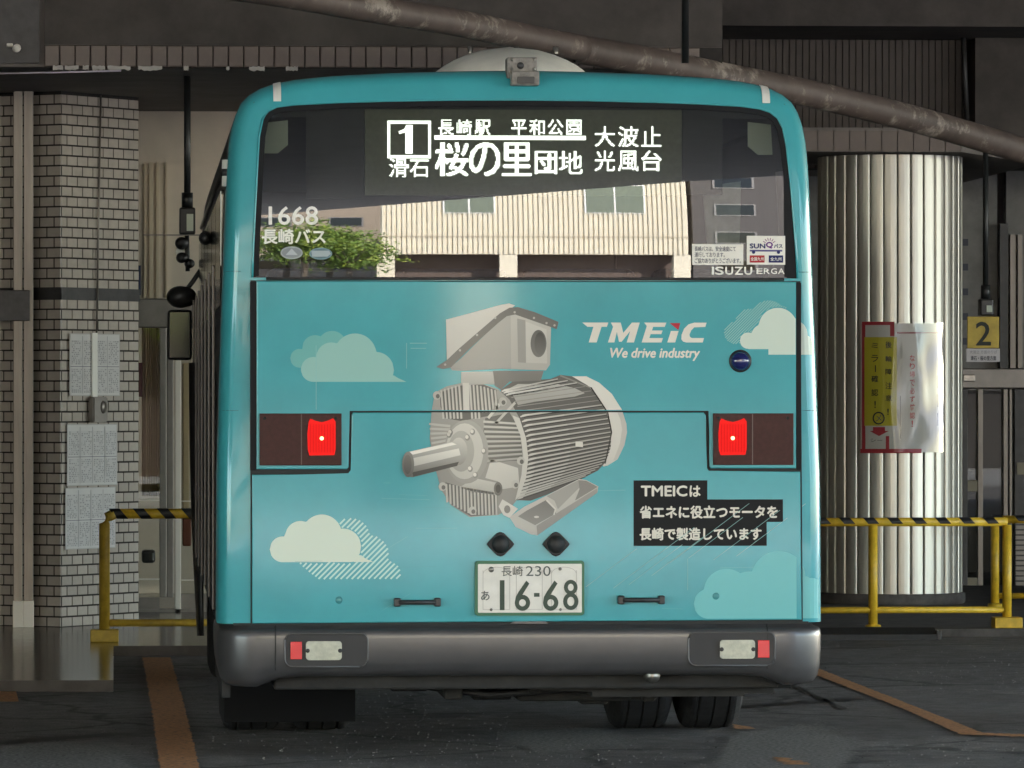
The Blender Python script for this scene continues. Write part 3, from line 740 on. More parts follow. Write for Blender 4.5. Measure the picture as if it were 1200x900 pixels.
# ------------------------------------------------------------------ fluted metal column
ccy = 15.6 + .52; ccx = PY(1043, 600, ccy).x; cr = .52
colm = empty('fluted_column', (ccx, ccy, .05), 'round column clad in fluted aluminium strips right of the bus', 'column')
lathe('column_core', [(0, 0), (cr - .035, 0), (cr - .035, zr0 - .05 - .004), (0, zr0 - .05 - .004)], (ccx, ccy, .05), (0, 0, 1), M_GROUT, colm, 36)
NF = 33; half = math.pi / NF * .90
bm = bmesh.new(); prof = []
for t in (-1, -.86, -.5, 0, .5, .86, 1):
    prof.append((math.sin(half * t) * cr, cr * math.cos(half * t) - (.010 if abs(t) > .9 else (.005 * t * t))))
prof = [(prof[0][0], prof[0][1] - .03)] + prof + [(prof[-1][0], prof[-1][1] - .03)]
z0c, z1c = .13, zr0 - .006
lo = [bm.verts.new((a, -b, z0c)) for a, b in prof]; hi = [bm.verts.new((a, -b, z1c)) for a, b in prof]
for i in range(len(prof) - 1): bm.faces.new((lo[i], lo[i + 1], hi[i + 1], hi[i]))
bm.faces.new(lo); bm.faces.new(hi)
me_f = bpy.data.meshes.new('flute'); bmesh.ops.recalc_face_normals(bm, faces=bm.faces); bm.to_mesh(me_f); bm.free(); me_f.materials.append(M_FLUTE)
for k in range(NF):
    o = bpy.data.objects.new('flute', me_f); COL.objects.link(o); o.parent = colm
    o.location = Vector((ccx, ccy, 0)) - colm.location; o.rotation_euler.z = 2 * math.pi * (k + .3) / NF
lathe('base_ring', [(cr + .01, 0), (cr + .02, .01), (cr + .02, .075), (cr - .03, .08)], (ccx, ccy, .05), (0, 0, 1), M_KERB, colm, 40)

def col_surf(x, z): return ccy - math.sqrt(max((cr + .014) ** 2 - (x - ccx) ** 2, 1e-4))
def on_col(px, py):
    """point on the column's surface seen at a photo pixel"""
    d = ray(px, py); ox, oy = CAM_X - ccx, CAM_Y - ccy; R = cr + .014
    a = d.x ** 2 + d.y ** 2; b = 2 * (ox * d.x + oy * d.y); c = ox * ox + oy * oy - R * R
    q = b * b - 4 * a * c
    t = (-b - math.sqrt(max(q, 0))) / (2 * a)
    return CAM_X + t * d.x, CAM_Z + t * d.z
nb = empty('column_notice', (on_col(1055, 531)[0], col_surf(on_col(1055, 531)[0], 0), on_col(1055, 531)[1]), 'red and yellow safety notice in clear plastic on the fluted column', 'notice')
sh = Sheet(col_surf, .0012)
def col_rect(px0, px1, py0, py1, col, lev, skew=0):
    n = max(2, int((px1 - px0) / 4)); V = []; Fc = []
    for i in range(n + 1):
        px = px0 + (px1 - px0) * i / n
        V.append(on_col(px, py1 + skew)); V.append(on_col(px, py0))
    for i in range(n): Fc.append((2 * i, 2 * i + 2, 2 * i + 3, 2 * i + 1))
    sh.mesh(V, Fc, col, lev)
def col_text(s, px0, px1, py0, py1, col, lev=4, bold=.0):
    V, Fc = text_mesh(s, bold)
    sh.loose([on_col(px0 + (px1 - px0) * a, py1 + (py0 - py1) * b) for a, b in V], Fc, col, lev)
RED = (0.36, 0.035, 0.045); WH = (0.52, 0.50, 0.47); YE = (0.46, 0.40, 0.03); BK = (0.03, 0.03, 0.035)
col_rect(1009, 1106, 379, 530, WH, 0)
col_rect(1010, 1048, 377, 381, RED, 1); col_rect(1010, 1014, 381, 530, RED, 1); col_rect(1008, 1080, 526, 531, RED, 1)
col_rect(1043, 1048, 381, 394, RED, 1); col_rect(1038, 1042, 511, 527, RED, 1)
col_rect(1013, 1051, 395, 499, YE, 2)
col_rect(1051, 1104, 389, 391, (0.22, 0.05, 0.05), 1); col_rect(1103, 1105, 391, 513, (0.3, 0.08, 0.08), 1)
for ch, a, b in (('ミ', 402, 408), ('ラ', 416, 424), ('ー', 428, 436), ('確', 440, 448), ('認', 456, 464), ('！', 470, 478)):
    if ch == 'ー': col_rect(1025.2, 1026.4, a, b, BK, 4)
    else: col_text(ch, 1021 if ch != '！' else 1024.5, 1029 if ch != '！' else 1026.2, a, b, BK, bold=.01)
for ch, a, b in (('後', 400, 408), ('輪', 417, 424), ('障', 432, 439), ('注', 448, 456), ('意', 463, 470), ('！', 479, 486)):
    col_text(ch, 1037.5 if ch != '！' else 1039.5, 1045 if ch != '！' else 1041.5, a, b, BK, bold=.01)
for i, ch in enumerate('なり場で必ず確認！'):
    yy = 416 + i * 9.6; col_text(ch, 1066 if ch != '！' else 1068, 1072 if ch != '！' else 1070, yy, yy + 7.4, (0.42, 0.06, 0.06), bold=.012)
for sgn in range(16):                                         # ring of the mirror pictogram
    t0 = 2 * math.pi * sgn / 16; t1 = 2 * math.pi * (sgn + 1) / 16
    q = [(1029.5 + r_ * math.cos(t), 490 + r_ * math.sin(t) * 1.05) for r_, t in ((7.2, t0), (7.2, t1), (5.6, t1), (5.6, t0))]
    sh.mesh([on_col(*p) for p in q], [(0, 1, 2, 3)], BK, 4)
col_text('メ', 1026, 1033, 486, 494, (0.10, 0.10, 0.11), bold=.0)
sh.mesh([on_col(*p) for p in ((1023, 500.5), (1037, 500.5), (1037, 505), (1041.5, 505), (1030, 511), (1019, 505), (1023, 505))], [(0, 1, 2, 3, 4, 5, 6)], RED, 3)
col_text('シー', 1020, 1034, 514, 518, BK, 3)
col_rect(1054.6, 1055.5, 464, 514, (0.15, 0.15, 0.15), 2)
for i in range(3): col_rect(1098, 1099.5, 440 + i * 22, 455 + i * 22, (0.2, 0.2, 0.2), 2)
sh.build('notice_sheet', M_PAPER, nb)
# crumpled clear sleeve over it
V = []; Fc = []; nx, nz = 40, 36
for j in range(nz + 1):
    for i in range(nx + 1):
        px = 1010 + 95 * i / nx; py = 378 + 152 * j / nz; x, z = on_col(px, py)
        u, v_ = i / nx, j / nz
        wv = .010 * math.exp(-((u - .72 - .1 * (v_ - .5)) / .07) ** 2) * math.sin(math.pi * min(1, v_ * 1.1)) + .006 * math.exp(-((u - .35 - .12 * abs(v_ - .6)) / .03) ** 2) + .003 * math.sin(9 * u + 7 * v_) * math.sin(5 * v_)
        V.append((x, col_surf(x, z) - .012 - wv, z))
for j in range(nz):
    for i in range(nx): k = j * (nx + 1) + i; Fc.append((k, k + 1, k + nx + 2, k + nx + 1))
pydata('plastic_sleeve', V, Fc, M_FILM, nb, True)

# ------------------------------------------------------------------ right entrance behind the column
ye = 19.5
en = empty('right_entrance', (PY(1165, 700, ye).x, ye, .05), 'dark aluminium glass entrance beyond the fluted column', 'entrance')
ex0, ex1 = PY(900, 450, ye).x, PY(1300, 450, ye).x
ez1, ez0 = PY(1160, 432, ye).z, PY(1160, 455, ye).z
sub('header_beam', ex0, ex1, ye - .1, ye + .2, ez0, ez1, M_GREYST, en, .008)
pbox('sensor', 1129, 1143, 439, 447, ye - .16, .058, M_STEEL, en, .006)
zc_ = zr0 - .004
sub('upper_panel', ex0, PY(1171, 400, ye).x, ye + .1, ye + .2, ez1 + .003, 4.2, M_GREYWALL, en)
sub('upper_panel', PY(1181, 400, ye).x, ex1, ye + .08, ye + .2, ez1 + .003, 4.2, M_GREYWALL, en)
pbox('mullion', 1172, 1181, 262, 432, ye - .05, .1, M_BLACKMETAL, en)
pbox('mullion', 1184, 1190, 275, 431, ye + .0, .075, M_ALU, en)
pbox('mullion', 1193, 1198, 275, 431, ye + .0, .075, M_ALU, en)
for i in range(5): pbox('notice_slip', 1128, 1134.5, 280 + i * 29, 288 + i * 29, ye + .06, .03, mat('blue_grey_slip', (0.06, 0.065, 0.09), 0.6), en)
for px0, px1, m_ in ((1146, 1152, M_ALU), (1176, 1181, M_ALU), (1183, 1186, M_ALU), (1128, 1134, M_DARKMETAL), (1189, 1200, M_DARKMETAL)):
    pbox('door_stile', px0, px1, 456, 705, ye, .06, m_, en, .003)
pbox('door_rail', 1100, 1145.5, 563, 576, ye + .005, .05, mat('beige_rail', (0.24, 0.21, 0.15), .5), en)
pbox('door_rail', 1100, 1145.5, 677, 690, ye + .005, .05, mat('beige_rail'), en)
pbox('door_rail', 1192, 1230, 542, 556, ye - .02, .05, mat('beige_rail'), en)
a_ = PY(1090, 700, ye + .03); b_ = PY(1230, 456, ye + .03)
sub('door_glass', a_.x, b_.x, ye + .062, ye + .068, a_.z, b_.z, M_SHOPGLASS, en)
pbox('inner_poster', 1126, 1134, 490, 530, ye + .4, .02, M_CREAM, en)
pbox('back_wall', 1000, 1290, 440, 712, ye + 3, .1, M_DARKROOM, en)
for i in range(16): pbox('louvre', 1190.5, 1230, 610 + i * 6, 614 + i * 6, ye - .04, .03, M_GREYST, en)

# ------------------------------------------------------------------ hanging bay sign "2" and its twin by the bus
def hanging_pole(px, ptop, pbox0, pbox1, Y, label, wpx, zt_):
    p = PY(px, pbox0, Y); e = empty('hanging_sign', (p.x, Y, PY(px, pbox1, Y).z), label, 'sign', 'hanging bay signs')
    tube('hanger_rod', [(p.x, Y, p.z - .01), (p.x, Y, zt_ - .004)], wpx * .5, M_BLACKMETAL, e, 10)
    tube('rod_collar', [(p.x, Y, p.z + .0), (p.x, Y, p.z + .09)], wpx * .85, M_BLACKMETAL, e, 10)
    hw_ = wpx * 1.15
    box('lamp_box', p.x - hw_, p.x + hw_, Y - .06, Y + .06, PY(px, pbox1, Y).z, p.z - .002, M_BLACKPL, e, .01)
    box('lamp_window', p.x - hw_ * .1, p.x + hw_ * .75, Y - .066, Y - .061, PY(px, pbox1 - 4, Y).z, PY(px, pbox0 + 8, Y).z, mat('pale_green_window', (0.35, 0.42, 0.34), 0.2), e, .002)
    return e, p
ys = 13.2
s2, p2 = hanging_pole(1155, 240, 350, 370, ys, 'black hanging rod with yellow bay sign number 2', .038, zr0)
q0 = PY(1133.5, 408, ys); q1 = PY(1170.5, 371, ys)
box('sign_plate', q0.x, q1.x, ys - .012, ys + .012, q0.z, q1.z, mat('yellow_sign', (0.50, 0.36, 0.05), 0.5, var=0.15, scale=12), s2, .003)
w0 = PY(1132, 424, ys); w1 = PY(1171.5, 408.6, ys)
box('caption_plate', w0.x, w1.x, ys - .012, ys + .012, w0.z, w1.z, mat('white_caption', (0.55, 0.53, 0.55), 0.5), s2, .002)
sh = Sheet(lambda x, z: ys - .0135, .0008)
def ys_text(s, a, b, c, d, col, bold=0.0):
    A = PY(a, d, ys); B = PY(b, c, ys); put_text(sh, s, A.x, B.x, A.z, B.z, col, 1, bold)
ys_text('2', 1143, 1161, 377, 405, (0.05, 0.055, 0.05), .02)
ys_text('大波止 方面のりば', 1136, 1168, 410.5, 414.5, (0.22, 0.21, 0.24))
ys_text('滑石・桜の里方面', 1137, 1167, 417, 422.5, (0.06, 0.06, 0.08), .01)
sh.build('sign_lettering', M_PAPER, s2)
yk = 10.6
s1, p1 = hanging_pole(219.5, 100, 243, 275, yk, 'black hanging rod with lamp box left of the bus', .042, zs)
for (px, py, rr) in ((213, 285, .040), (213, 302, .034), (222, 309, .03)):
    lathe('lamp_head', [(0, -.06), (rr * .7, -.055), (rr, -.01), (rr * .9, .03), (0, .04)], PY(px, py, yk), (0.2, -1, 0), M_BLACKPL, s1, 16)
lathe('lamp_face', [(0, -.062), (.03, -.058), (.03, -.05)], PY(213.5, 295, yk), (0.2, -1, 0), M_WHITEP, s1, 12)
tube('lamp_stem', [PY(219, 276, yk), PY(220, 318, yk)], .014, M_BLACKMETAL, s1, 8)

# ------------------------------------------------------------------ yellow railings
def hazard_rail(parent, a, b, r, first_black=False, pitch=.145, top_only=False):
    """striped top rail between two points: slanted black tape bands round a yellow tube"""
    a, b = Vector(a), Vector(b); tube('top_rail', [a, b], r, M_YELLOW, parent, 16)
    L = (b - a).length; d = (b - a).normalized(); s = d.cross(Vector((0, 0, 1))).normalized(); u = s.cross(d)
    t = pitch * (.0 if first_black else .5); k = 0
    while t + pitch * .42 < L:
        bm = bmesh.new(); rg = []
        for e in (0, pitch * .46):
            rg.append([bm.verts.new(a + d * (t + e - .9 * r * math.sin(2 * math.pi * i / 16)) + (s * math.cos(2 * math.pi * i / 16) + u * math.sin(2 * math.pi * i / 16)) * (r + .0015)) for i in range(16)])
        for i in ([q % 16 for q in range(15, 24)] if top_only else range(16)): bm.faces.new((rg[0][i], rg[0][(i + 1) % 16], rg[1][(i + 1) % 16], rg[1][i]))
        bmesh.ops.delete(bm, geom=[v for v in bm.verts if not v.link_faces], context='VERTS')
        from_bm('tape_band', bm, M_YELBLK, parent, True); t += pitch
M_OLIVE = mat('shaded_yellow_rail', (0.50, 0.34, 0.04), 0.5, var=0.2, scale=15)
yq = 10.25
rl = empty('railing', (PY(122, 745, yq).x, yq, PLAT_Z), 'yellow railing with black hazard stripes left of the bus', 'railing', 'yellow safety railings')
px_ = PY(122.5, 700, yq).x; zt_ = PY(122, 602, yq).z; xr_ = PY(300, 700, yq).x
tube('post', [(px_, yq, PLAT_Z), (px_, yq, zt_ - .06), (px_ + .02, yq, zt_ - .02), (px_ + .06, yq, zt_)], .033, M_OLIVE, rl, 14)
hazard_rail(rl, (px_ + .05, yq, zt_), (xr_, yq, zt_), .030, True)
zl_ = PY(122, 730, yq).z
tube('lower_rail', [(px_, yq, zl_), (xr_, yq, zl_)], .022, M_OLIVE, rl, 12)
tube('post', [(xr_, yq, PLAT_Z), (xr_, yq, zt_)], .033, M_OLIVE, rl, 14)
box('base_block', px_ - .085, px_ + .085, yq - .07, yq + .07, PLAT_Z, PLAT_Z + .075, M_OLIVE, rl, .006)

yb = 12.0; zb0 = .05
def railing_right(name_lbl, px_l, px_r, posts, Y, py_top, py_low, basepx, pitch, blk):
    e = empty('railing', (PY(px_r, 700, Y).x, Y, zb0), name_lbl, 'railing', 'yellow safety railings')
    zt2 = PY(px_r, py_top, Y).z; zl2 = PY(px_r, py_low, Y).z; xl, xr2 = PY(px_l, 700, Y).x, PY(px_r, 700, Y).x
    hazard_rail(e, (xl, Y, zt2), (xr2 - .0, Y, zt2), .028, blk, pitch, True)
    tube('lower_rail', [(xl, Y, zl2), (xr2, Y, zl2)], .021, M_YELLOW, e, 12)
    for pxx in posts:
        x = PY(pxx, 700, Y).x; tube('post', [(x, Y, zb0), (x, Y, zt2 - .02)], .030, M_YELLOW, e, 14)
        lathe('post_foot', [(.031, .025), (.05, .02), (.052, 0)], (x, Y, zb0), (0, 0, 1), M_YELLOW, e, 14)
    return e, zt2, zl2
e1_, zt2, zl2 = railing_right('yellow hazard striped railing between bus and column, nearest one', 860, 1180, (870, 1023, 1180), yb, 611.5, 714.5, 735, .155, False)
xx = PY(1180, 700, yb).x
box('base_block', xx - .09, xx + .09, yb - .08, yb + .08, zb0, zb0 + .07, M_YELLOW, e1_, .006)
railing_right('yellow hazard striped railing farther back at the right edge', 1166, 1300, (1166, 1300), 15.4, 608.5, 698, 708, .155, True)
# black rubber stop on the ground by the right kerb
a_ = PG(950, 738); b_ = PG(1066, 740)
st = empty('rubber_stop', ((a_.x + b_.x) / 2, a_.y, 0), 'long black rubber kerb ramp lying below the near railing', 'kerb ramp')
bm = bmesh.new(); sec = ((0, .0), (0, .035), (.10, .075), (.2, .075), (.2, 0))
lo = [bm.verts.new((a_.x - .5, r1.y - .36 + d, z)) for d, z in sec]; hi = [bm.verts.new((b_.x, r1.y - .36 + d, z)) for d, z in sec]
for i in range(5): bm.faces.new((lo[i], lo[(i + 1) % 5], hi[(i + 1) % 5], hi[i]))
bm.faces.new(lo); bm.faces.new(hi); from_bm('ramp_body', bm, M_RUBBER, st)
box('end_trim', b_.x, b_.x + .03, r1.y - .36, r1.y - .16, 0, .06, M_BLACKPL, st, .004)

# ================================================================== THE BUS
BUS_LEN = 9.35
bus = empty('bus', (0, 4.5, 0), 'turquoise city bus seen from behind with motor advertisement', 'bus')
WIN_Z = RZ(327); HALF = [(0.30, 1.235), (0.609, 1.256), (1.208, 1.254), (1.77, 1.238), (2.475, 1.212), (2.60, 1.203), (2.68, 1.189), (2.757, 1.160), (2.80, 1.118), (2.835, 1.05), (2.858, .95), (2.874, .80), (2.888, .55), (2.896, .28), (2.90, .0)]
def hw(z): return interp(HALF, z)
A_H, B_V, Z_V = 0.035, 0.12, 2.13
def window_surf(x, z): return A_H * x * x + B_V * (z - Z_V) ** 2 - B_V * (WIN_Z - Z_V) ** 2
def shell_surf(x, z):
    s = smooth01(0.9, WIN_Z, z)
    return A_H * x * x * s + (B_V * (z - Z_V) ** 2 - B_V * (WIN_Z - Z_V) ** 2 if z > WIN_Z else 0.0) + 0.012 * (1 - smooth01(WIN_Z - .02, WIN_Z, z)) * 0
FIL = [(0.0, 0.12), (0.004, 0.078), (0.012, 0.045), (0.026, 0.019), (0.042, 0.005), (0.060, 0.0)]
def corner_y(x, z): return shell_surf(x, z) + interp(FIL, max(0.0, hw(z) - abs(x)))

# outline of the cross-section, starting at the bottom left and going over the roof
prof = [(-h, z) for z, h in HALF[1:-1]]
dense = []
for (a, b), (c, d) in zip(prof, prof[1:]):
    n = max(1, int(math.hypot(c - a, d - b) / 0.07))
    for i in range(n): dense.append((a + (c - a) * i / n, b + (d - b) * i / n))
dense.append(prof[-1])
left = dense
outline = left + [(x, z) for x, z in ((-.14, 2.8985), (0, 2.90), (.14, 2.8985))] + [(-x, z) for x, z in reversed(left)]
for _ in range(2):                                        # round the roof corners off (corner cutting)
    q = [outline[0]]
    for (a, b), (c, d) in zip(outline, outline[1:]): q += [(a * .75 + c * .25, b * .75 + d * .25), (a * .25 + c * .75, b * .25 + d * .75)]
    outline = q + [outline[-1]]
outline = outline[:1] + outline[1:-1:3] + outline[-1:]
N = len(outline)
def inset(pts, d):
    o = []
    for i, (x, z) in enumerate(pts):
        p = pts[max(i - 1, 0)]; q = pts[min(i + 1, len(pts) - 1)]
        tx, tz = q[0] - p[0], q[1] - p[1]; l = math.hypot(tx, tz) or 1
        o.append((x + tz / l * d, z - tx / l * d))
    return o
bm = bmesh.new(); rings = []
ring_spec = [(0, BUS_LEN), (0, 7.0), (0, 4.0), (0, 1.5), (0, 0.4)] + [(d, y) for d, y in FIL]
for k, (d, y) in enumerate(ring_spec):
    pts = inset(outline, d)
    rings.append([bm.verts.new((x, y + (shell_surf(x, z) if k > 4 else 0), z if not (i in (0, N - 1)) else .609)) for i, (x, z) in enumerate(pts)])
for a, b in zip(rings, rings[1:]):
    for i in range(N - 1): bm.faces.new((a[i], a[i + 1], b[i + 1], b[i]))
bm.faces.new(rings[0])
# rear cap with the window opening
hole_px = [(296, 325.5), (297, 290), (299, 250), (301.5, 200), (304, 160), (308, 140), (315, 130), (325, 125), (345, 122.3), (400, 119.5), (450, 118), (530, 116.5), (611, 116),
           (690, 116.5), (770, 118), (820, 119.5), (870, 122), (893, 125), (905, 129), (914, 136), (920, 148), (924, 170), (928, 210), (932, 260), (935, 300), (936, 325.5)]
hole = []
for (a, b), (c, d) in zip(hole_px, hole_px[1:]):
    n = max(1, int(math.hypot(c - a, d - b) / 13))
    hole += R2([(a + (c - a) * i / n, b + (d - b) * i / n) for i in range(n)])
hole += R2(hole_px[-1:])
nb_ = 40
hole_b = [(hole[-1][0] + (hole[0][0] - hole[-1][0]) * i / nb_, hole[0][1]) for i in range(1, nb_)]
hole_loop = hole + hole_b
hv = [bm.verts.new((x, window_surf(x, z), z)) for x, z in hole_loop]
edges = []
for i in range(len(hv)): edges.append(bm.edges.new((hv[i], hv[(i + 1) % len(hv)])))
last = rings[-1]
for i in range(N - 1): edges.append(bm.edges.get((last[i], last[i + 1])))
edges.append(bm.edges.new((last[-1], last[0])))
bmesh.ops.triangle_fill(bm, use_beauty=True, use_dissolve=False, edges=edges, normal=(0, -1, 0))
bmesh.ops.recalc_face_normals(bm, faces=bm.faces)
me = bpy.data.meshes.new('body_shell'); bm.to_mesh(me); bm.free()
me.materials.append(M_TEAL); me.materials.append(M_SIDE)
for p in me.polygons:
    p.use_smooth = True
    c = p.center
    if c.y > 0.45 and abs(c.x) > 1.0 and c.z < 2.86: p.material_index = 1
shell = link('body_shell', me, None, bus)
try: shell.data.set_sharp_from_angle(angle=math.radians(35))
except Exception: pass

# interior lining (seen dimly through the rear glass)
bm = bmesh.new()
def inward(x0, x1, y0, y1, z0, z1):
    v = bm_box(bm, x0, x1, y0, y1, z0, z1)
inward(-1.10, 1.10, .14, 8.5, 2.70, 2.76); inward(-1.17, -1.15, .14, 8.5, 1.2, 2.70); inward(1.15, 1.17, .14, 8.5, 1.2, 2.70)
inward(-1.14, 1.14, 8.45, 8.5, 1.2, 2.7); inward(-1.14, 1.14, .14, 8.5, 1.15, 1.2)
from_bm('interior_lining', bm, M_INT, bus)
for s in (-1, 1):
    c = [(RX(611 + s * 299), RZ(142)), (RX(611 + s * 272), RZ(139)), (RX(611 + s * 272), RZ(168)), (RX(611 + s * 284), RZ(178)), (RX(611 + s * 301), RZ(178))]
    prism('corner_vent', c, .20, .22, M_INTL, bus)
prism('grey_curtain', R2([(831, 215), (876, 209), (874, 300), (866, 305), (842, 303), (836, 280)]), .24, .27, M_CURT, bus)
prism('side_window_view', R2([(917, 198), (930, 196), (933, 322), (908, 322), (922, 290)]), .22, .25, mat('window_view_grey', (0.24, 0.22, 0.24), .6), bus)  # grey strip standing for the bright outside seen through side windows
for i in range(4):
    x0 = -1.05 + i * .54
    pb_ = box('seat_back', x0, x0 + .48, .35, .47, 1.2, 2.08, mat('seat_fabric', (0.03, 0.04, 0.07), .9, var=.3, scale=20), bus, .04)

# rear window: curved pane and black border
nx, nz = 48, 30; V = []; Fc = []
for j in range(nz + 1):
    z = RZ(326) + (RZ(119) - RZ(326)) * j / nz
    for i in range(nx + 1):
        x = -1.105 + 2.21 * i / nx; V.append((x, window_surf(x, z) + .006, z))
for j in range(nz):
    for i in range(nx): k = j * (nx + 1) + i; Fc.append((k, k + 1, k + nx + 2, k + nx + 1))
pane = pydata('rear_window', V, Fc, M_GLASS, bus, True)
inner = inset([(x, z) for x, z in hole], .026)
inner = [(max(-1.095, min(1.095, x)), z) for x, z in inner]
inner[0] = (inner[0][0], RZ(323.5)); inner[-1] = (inner[-1][0], RZ(323.5))
V = []; Fc = []
for (x, z), (x2, z2) in zip(hole, inner):
    V.append((x, window_surf(x, z) + .001, z)); V.append((x2, window_surf(x2, z2) + .002, z2))
for i in range(len(hole) - 1): Fc.append((2 * i, 2 * i + 2, 2 * i + 3, 2 * i + 1))
pydata('window_border', V, Fc, M_FRIT, pane, False)
tube('window_trim', [(x, window_surf(x, z) - .002, z) for x, z in hole], .005, M_TEAL, pane, 6)
tube('lower_seal', [(x, window_surf(x, z) - .001, z - .004) for x, z in reversed(hole_b)], .007, M_RUBBER, pane, 6)

# LED destination board behind the glass
Yb = .105
board = prism('destination_board', R2([(429, 127), (802, 127), (802, 228), (429, 228)]), Yb, Yb + .05, M_LEDBOARD, bus)
prism('board_housing', R2([(360, 124), (428, 124), (428, 232), (360, 232)]), Yb + .005, Yb + .06, M_INT, bus)
prism('board_housing', R2([(803, 124), (850, 124), (850, 226), (803, 226)]), Yb + .005, Yb + .06, M_INT, bus)
sh = Sheet(lambda x, z: Yb - .0015, .0006); W1 = (1, 1, 1)
k_ = (22.0 + Yb) / 22.0
def led(s, a, b, c, d, bold=.012):
    # lettering drawn by lamps on a fixed grid: sample the glyph at the lamp pitch, one square per run of lit lamps
    V, Fc = text_mesh(s, 0.0); nxd = max(1, round((b - a) / 1.16)); nyd = max(1, round((d - c) / 1.16))
    T = [tuple(V[k] for k in f) for f in Fc]
    def lit(u, v):
        for t in T:
            for k in range(1, len(t) - 1):
                p, q, r_ = t[0], t[k], t[k + 1]
                d1 = (q[0] - p[0]) * (v - p[1]) - (q[1] - p[1]) * (u - p[0]); d2 = (r_[0] - q[0]) * (v - q[1]) - (r_[1] - q[1]) * (u - q[0]); d3 = (p[0] - r_[0]) * (v - r_[1]) - (p[1] - r_[1]) * (u - r_[0])
                if (d1 >= 0 and d2 >= 0 and d3 >= 0) or (d1 <= 0 and d2 <= 0 and d3 <= 0): return True
        return False
    A = PY(a, d, Yb); B = PY(b, c, Yb); dx, dz = (B.x - A.x) / nxd, (B.z - A.z) / nyd; Vq = []; Fq = []
    for j in range(nyd):
        run = None
        for i in range(nxd + 1):
            on = i < nxd and any(lit((i + .5 + ou) / nxd, (j + .5 + ov) / nyd) for ou, ov in (((0, 0), (.36, 0), (-.36, 0), (0, .3)) if bold < .015 else ((0, 0), (.9, 0), (-.9, 0), (0, .6), (0, -.6))))
            if on and run is None: run = i
            if not on and run is not None:
                o = len(Vq); z0 = A.z + dz * (j + .06); z1 = A.z + dz * (j + .94)
                Vq += [(A.x + dx * (run + .06), z0), (A.x + dx * (i - .06), z0), (A.x + dx * (i - .06), z1), (A.x + dx * (run + .06), z1)]
                Fq.append((o, o + 1, o + 2, o + 3)); run = None
    sh.mesh(Vq, Fq, W1, 1)
def ledbar(a, b, c, d):
    A = PY(a, d, Yb); B = PY(b, c, Yb); sh.poly([(A.x, A.z), (B.x, A.z), (B.x, B.z), (A.x, B.z)], W1, 1)
ledbar(454, 505, 141.5, 145); ledbar(454, 505, 182, 185.5); ledbar(454, 457.2, 145.2, 181.8); ledbar(501.8, 505, 145.2, 181.8)
A = [PY(a, b, Yb) for a, b in ((467, 154), (474, 151), (476, 146.5), (483.5, 146.5), (483.5, 180), (475, 180), (475, 155), (468, 157))]
sh.poly([(p.x, p.z) for p in A], W1, 1)
led('滑石', 456, 502.5, 185.8, 207.5); ledbar(509, 686.5, 159.3, 163.6)
for ch, x in zip('長崎駅平和公園', (513.5, 535, 556.5, 599, 620.5, 642, 663.5)): led(ch, x, x + 18, 140.2, 158.2, .012)
for ch, a, b in (('桜', 510, 549), ('の', 550, 586), ('里', 588, 623)): led(ch, a, b, 167, 206.3, .02)
led('団', 626.5, 653, 177, 204, .02); led('地', 655, 682.5, 177, 204)
for ch, x in zip('大波止', (697, 724.5, 751.5)): led(ch, x, x + 23.5, 148, 172)
for ch, x in zip('光風台', (697, 724.5, 751.5)): led(ch, x, x + 23.5, 176.5, 200.5)
sh.build('led_lettering', M_LED, board)

# stickers on the glass
sh = Sheet(lambda x, z: window_surf(x, z) - .001, .0006); CW = (0.88, 0.86, 0.80)
rear_text(sh, '1668', 315, 373, 242, 264, CW, 1, .012)
rear_text(sh, '長崎バス', 307, 382, 268.5, 286.5, CW, 1, .018)
for cx, cy, rx, ry, c in ((342, 296.5, 13, 7.5, (0.40, 0.43, 0.45)), (376, 297.5, 13.5, 7, (0.20, 0.30, 0.34))):
    sh.poly(R2([(cx + rx * math.cos(t * .2618), cy + ry * math.sin(t * .2618)) for t in range(24)]), c, 0)
    sh.poly(R2([(cx + (rx - 1.5) * math.cos(t * .2618), cy + (ry - 1.5) * math.sin(t * .2618)) for t in range(24)]), tuple(v * .72 for v in c), 1)
sh.poly(R2([(365, 294), (386, 294), (388, 298), (384, 301), (366, 301)]), (0.42, 0.48, 0.5), 2)
sh.poly(R2([(335, 299), (342, 291.5), (349, 299)]), (0.5, 0.53, 0.55), 2)
sh.build('fleet_number', M_PAPER, pane)
sh = Sheet(lambda x, z: window_surf(x, z) - .001, .0006)
PW = (0.82, 0.79, 0.72); TX = (0.13, 0.13, 0.16)
sh.poly(R2([(811.5, 285.5), (872, 285.5), (872, 310), (811.5, 310)]), PW, 0)
rear_text(sh, '長崎バスは、安全速度にて', 814.5, 863, 288, 294, TX, 1, .008)
rear_text(sh, '運行しております。', 814.5, 850, 295, 301, TX, 1, .008)
rear_text(sh, 'ご協力ありがとうございます。', 814.5, 869, 301.8, 308, TX, 1, .008)
sh.build('courtesy_sticker', M_PAPER, pane)
sh = Sheet(lambda x, z: window_surf(x, z) - .001, .0006); NV = (0.03, 0.035, 0.13); RD = (0.42, 0.04, 0.05)
sh.poly(R2([(876, 275.5), (921.5, 275.5), (921.5, 309.5), (876, 309.5)]), PW, 0)
rear_text(sh, 'SUN', 879.5, 898, 284.5, 290.5, NV, 1, .03); rear_text(sh, 'Q', 898.6, 907, 282.5, 290.5, (0.14, 0.03, 0.22), 1, .03); rear_text(sh, 'パス', 908, 918.5, 285, 290, NV, 1, .025)
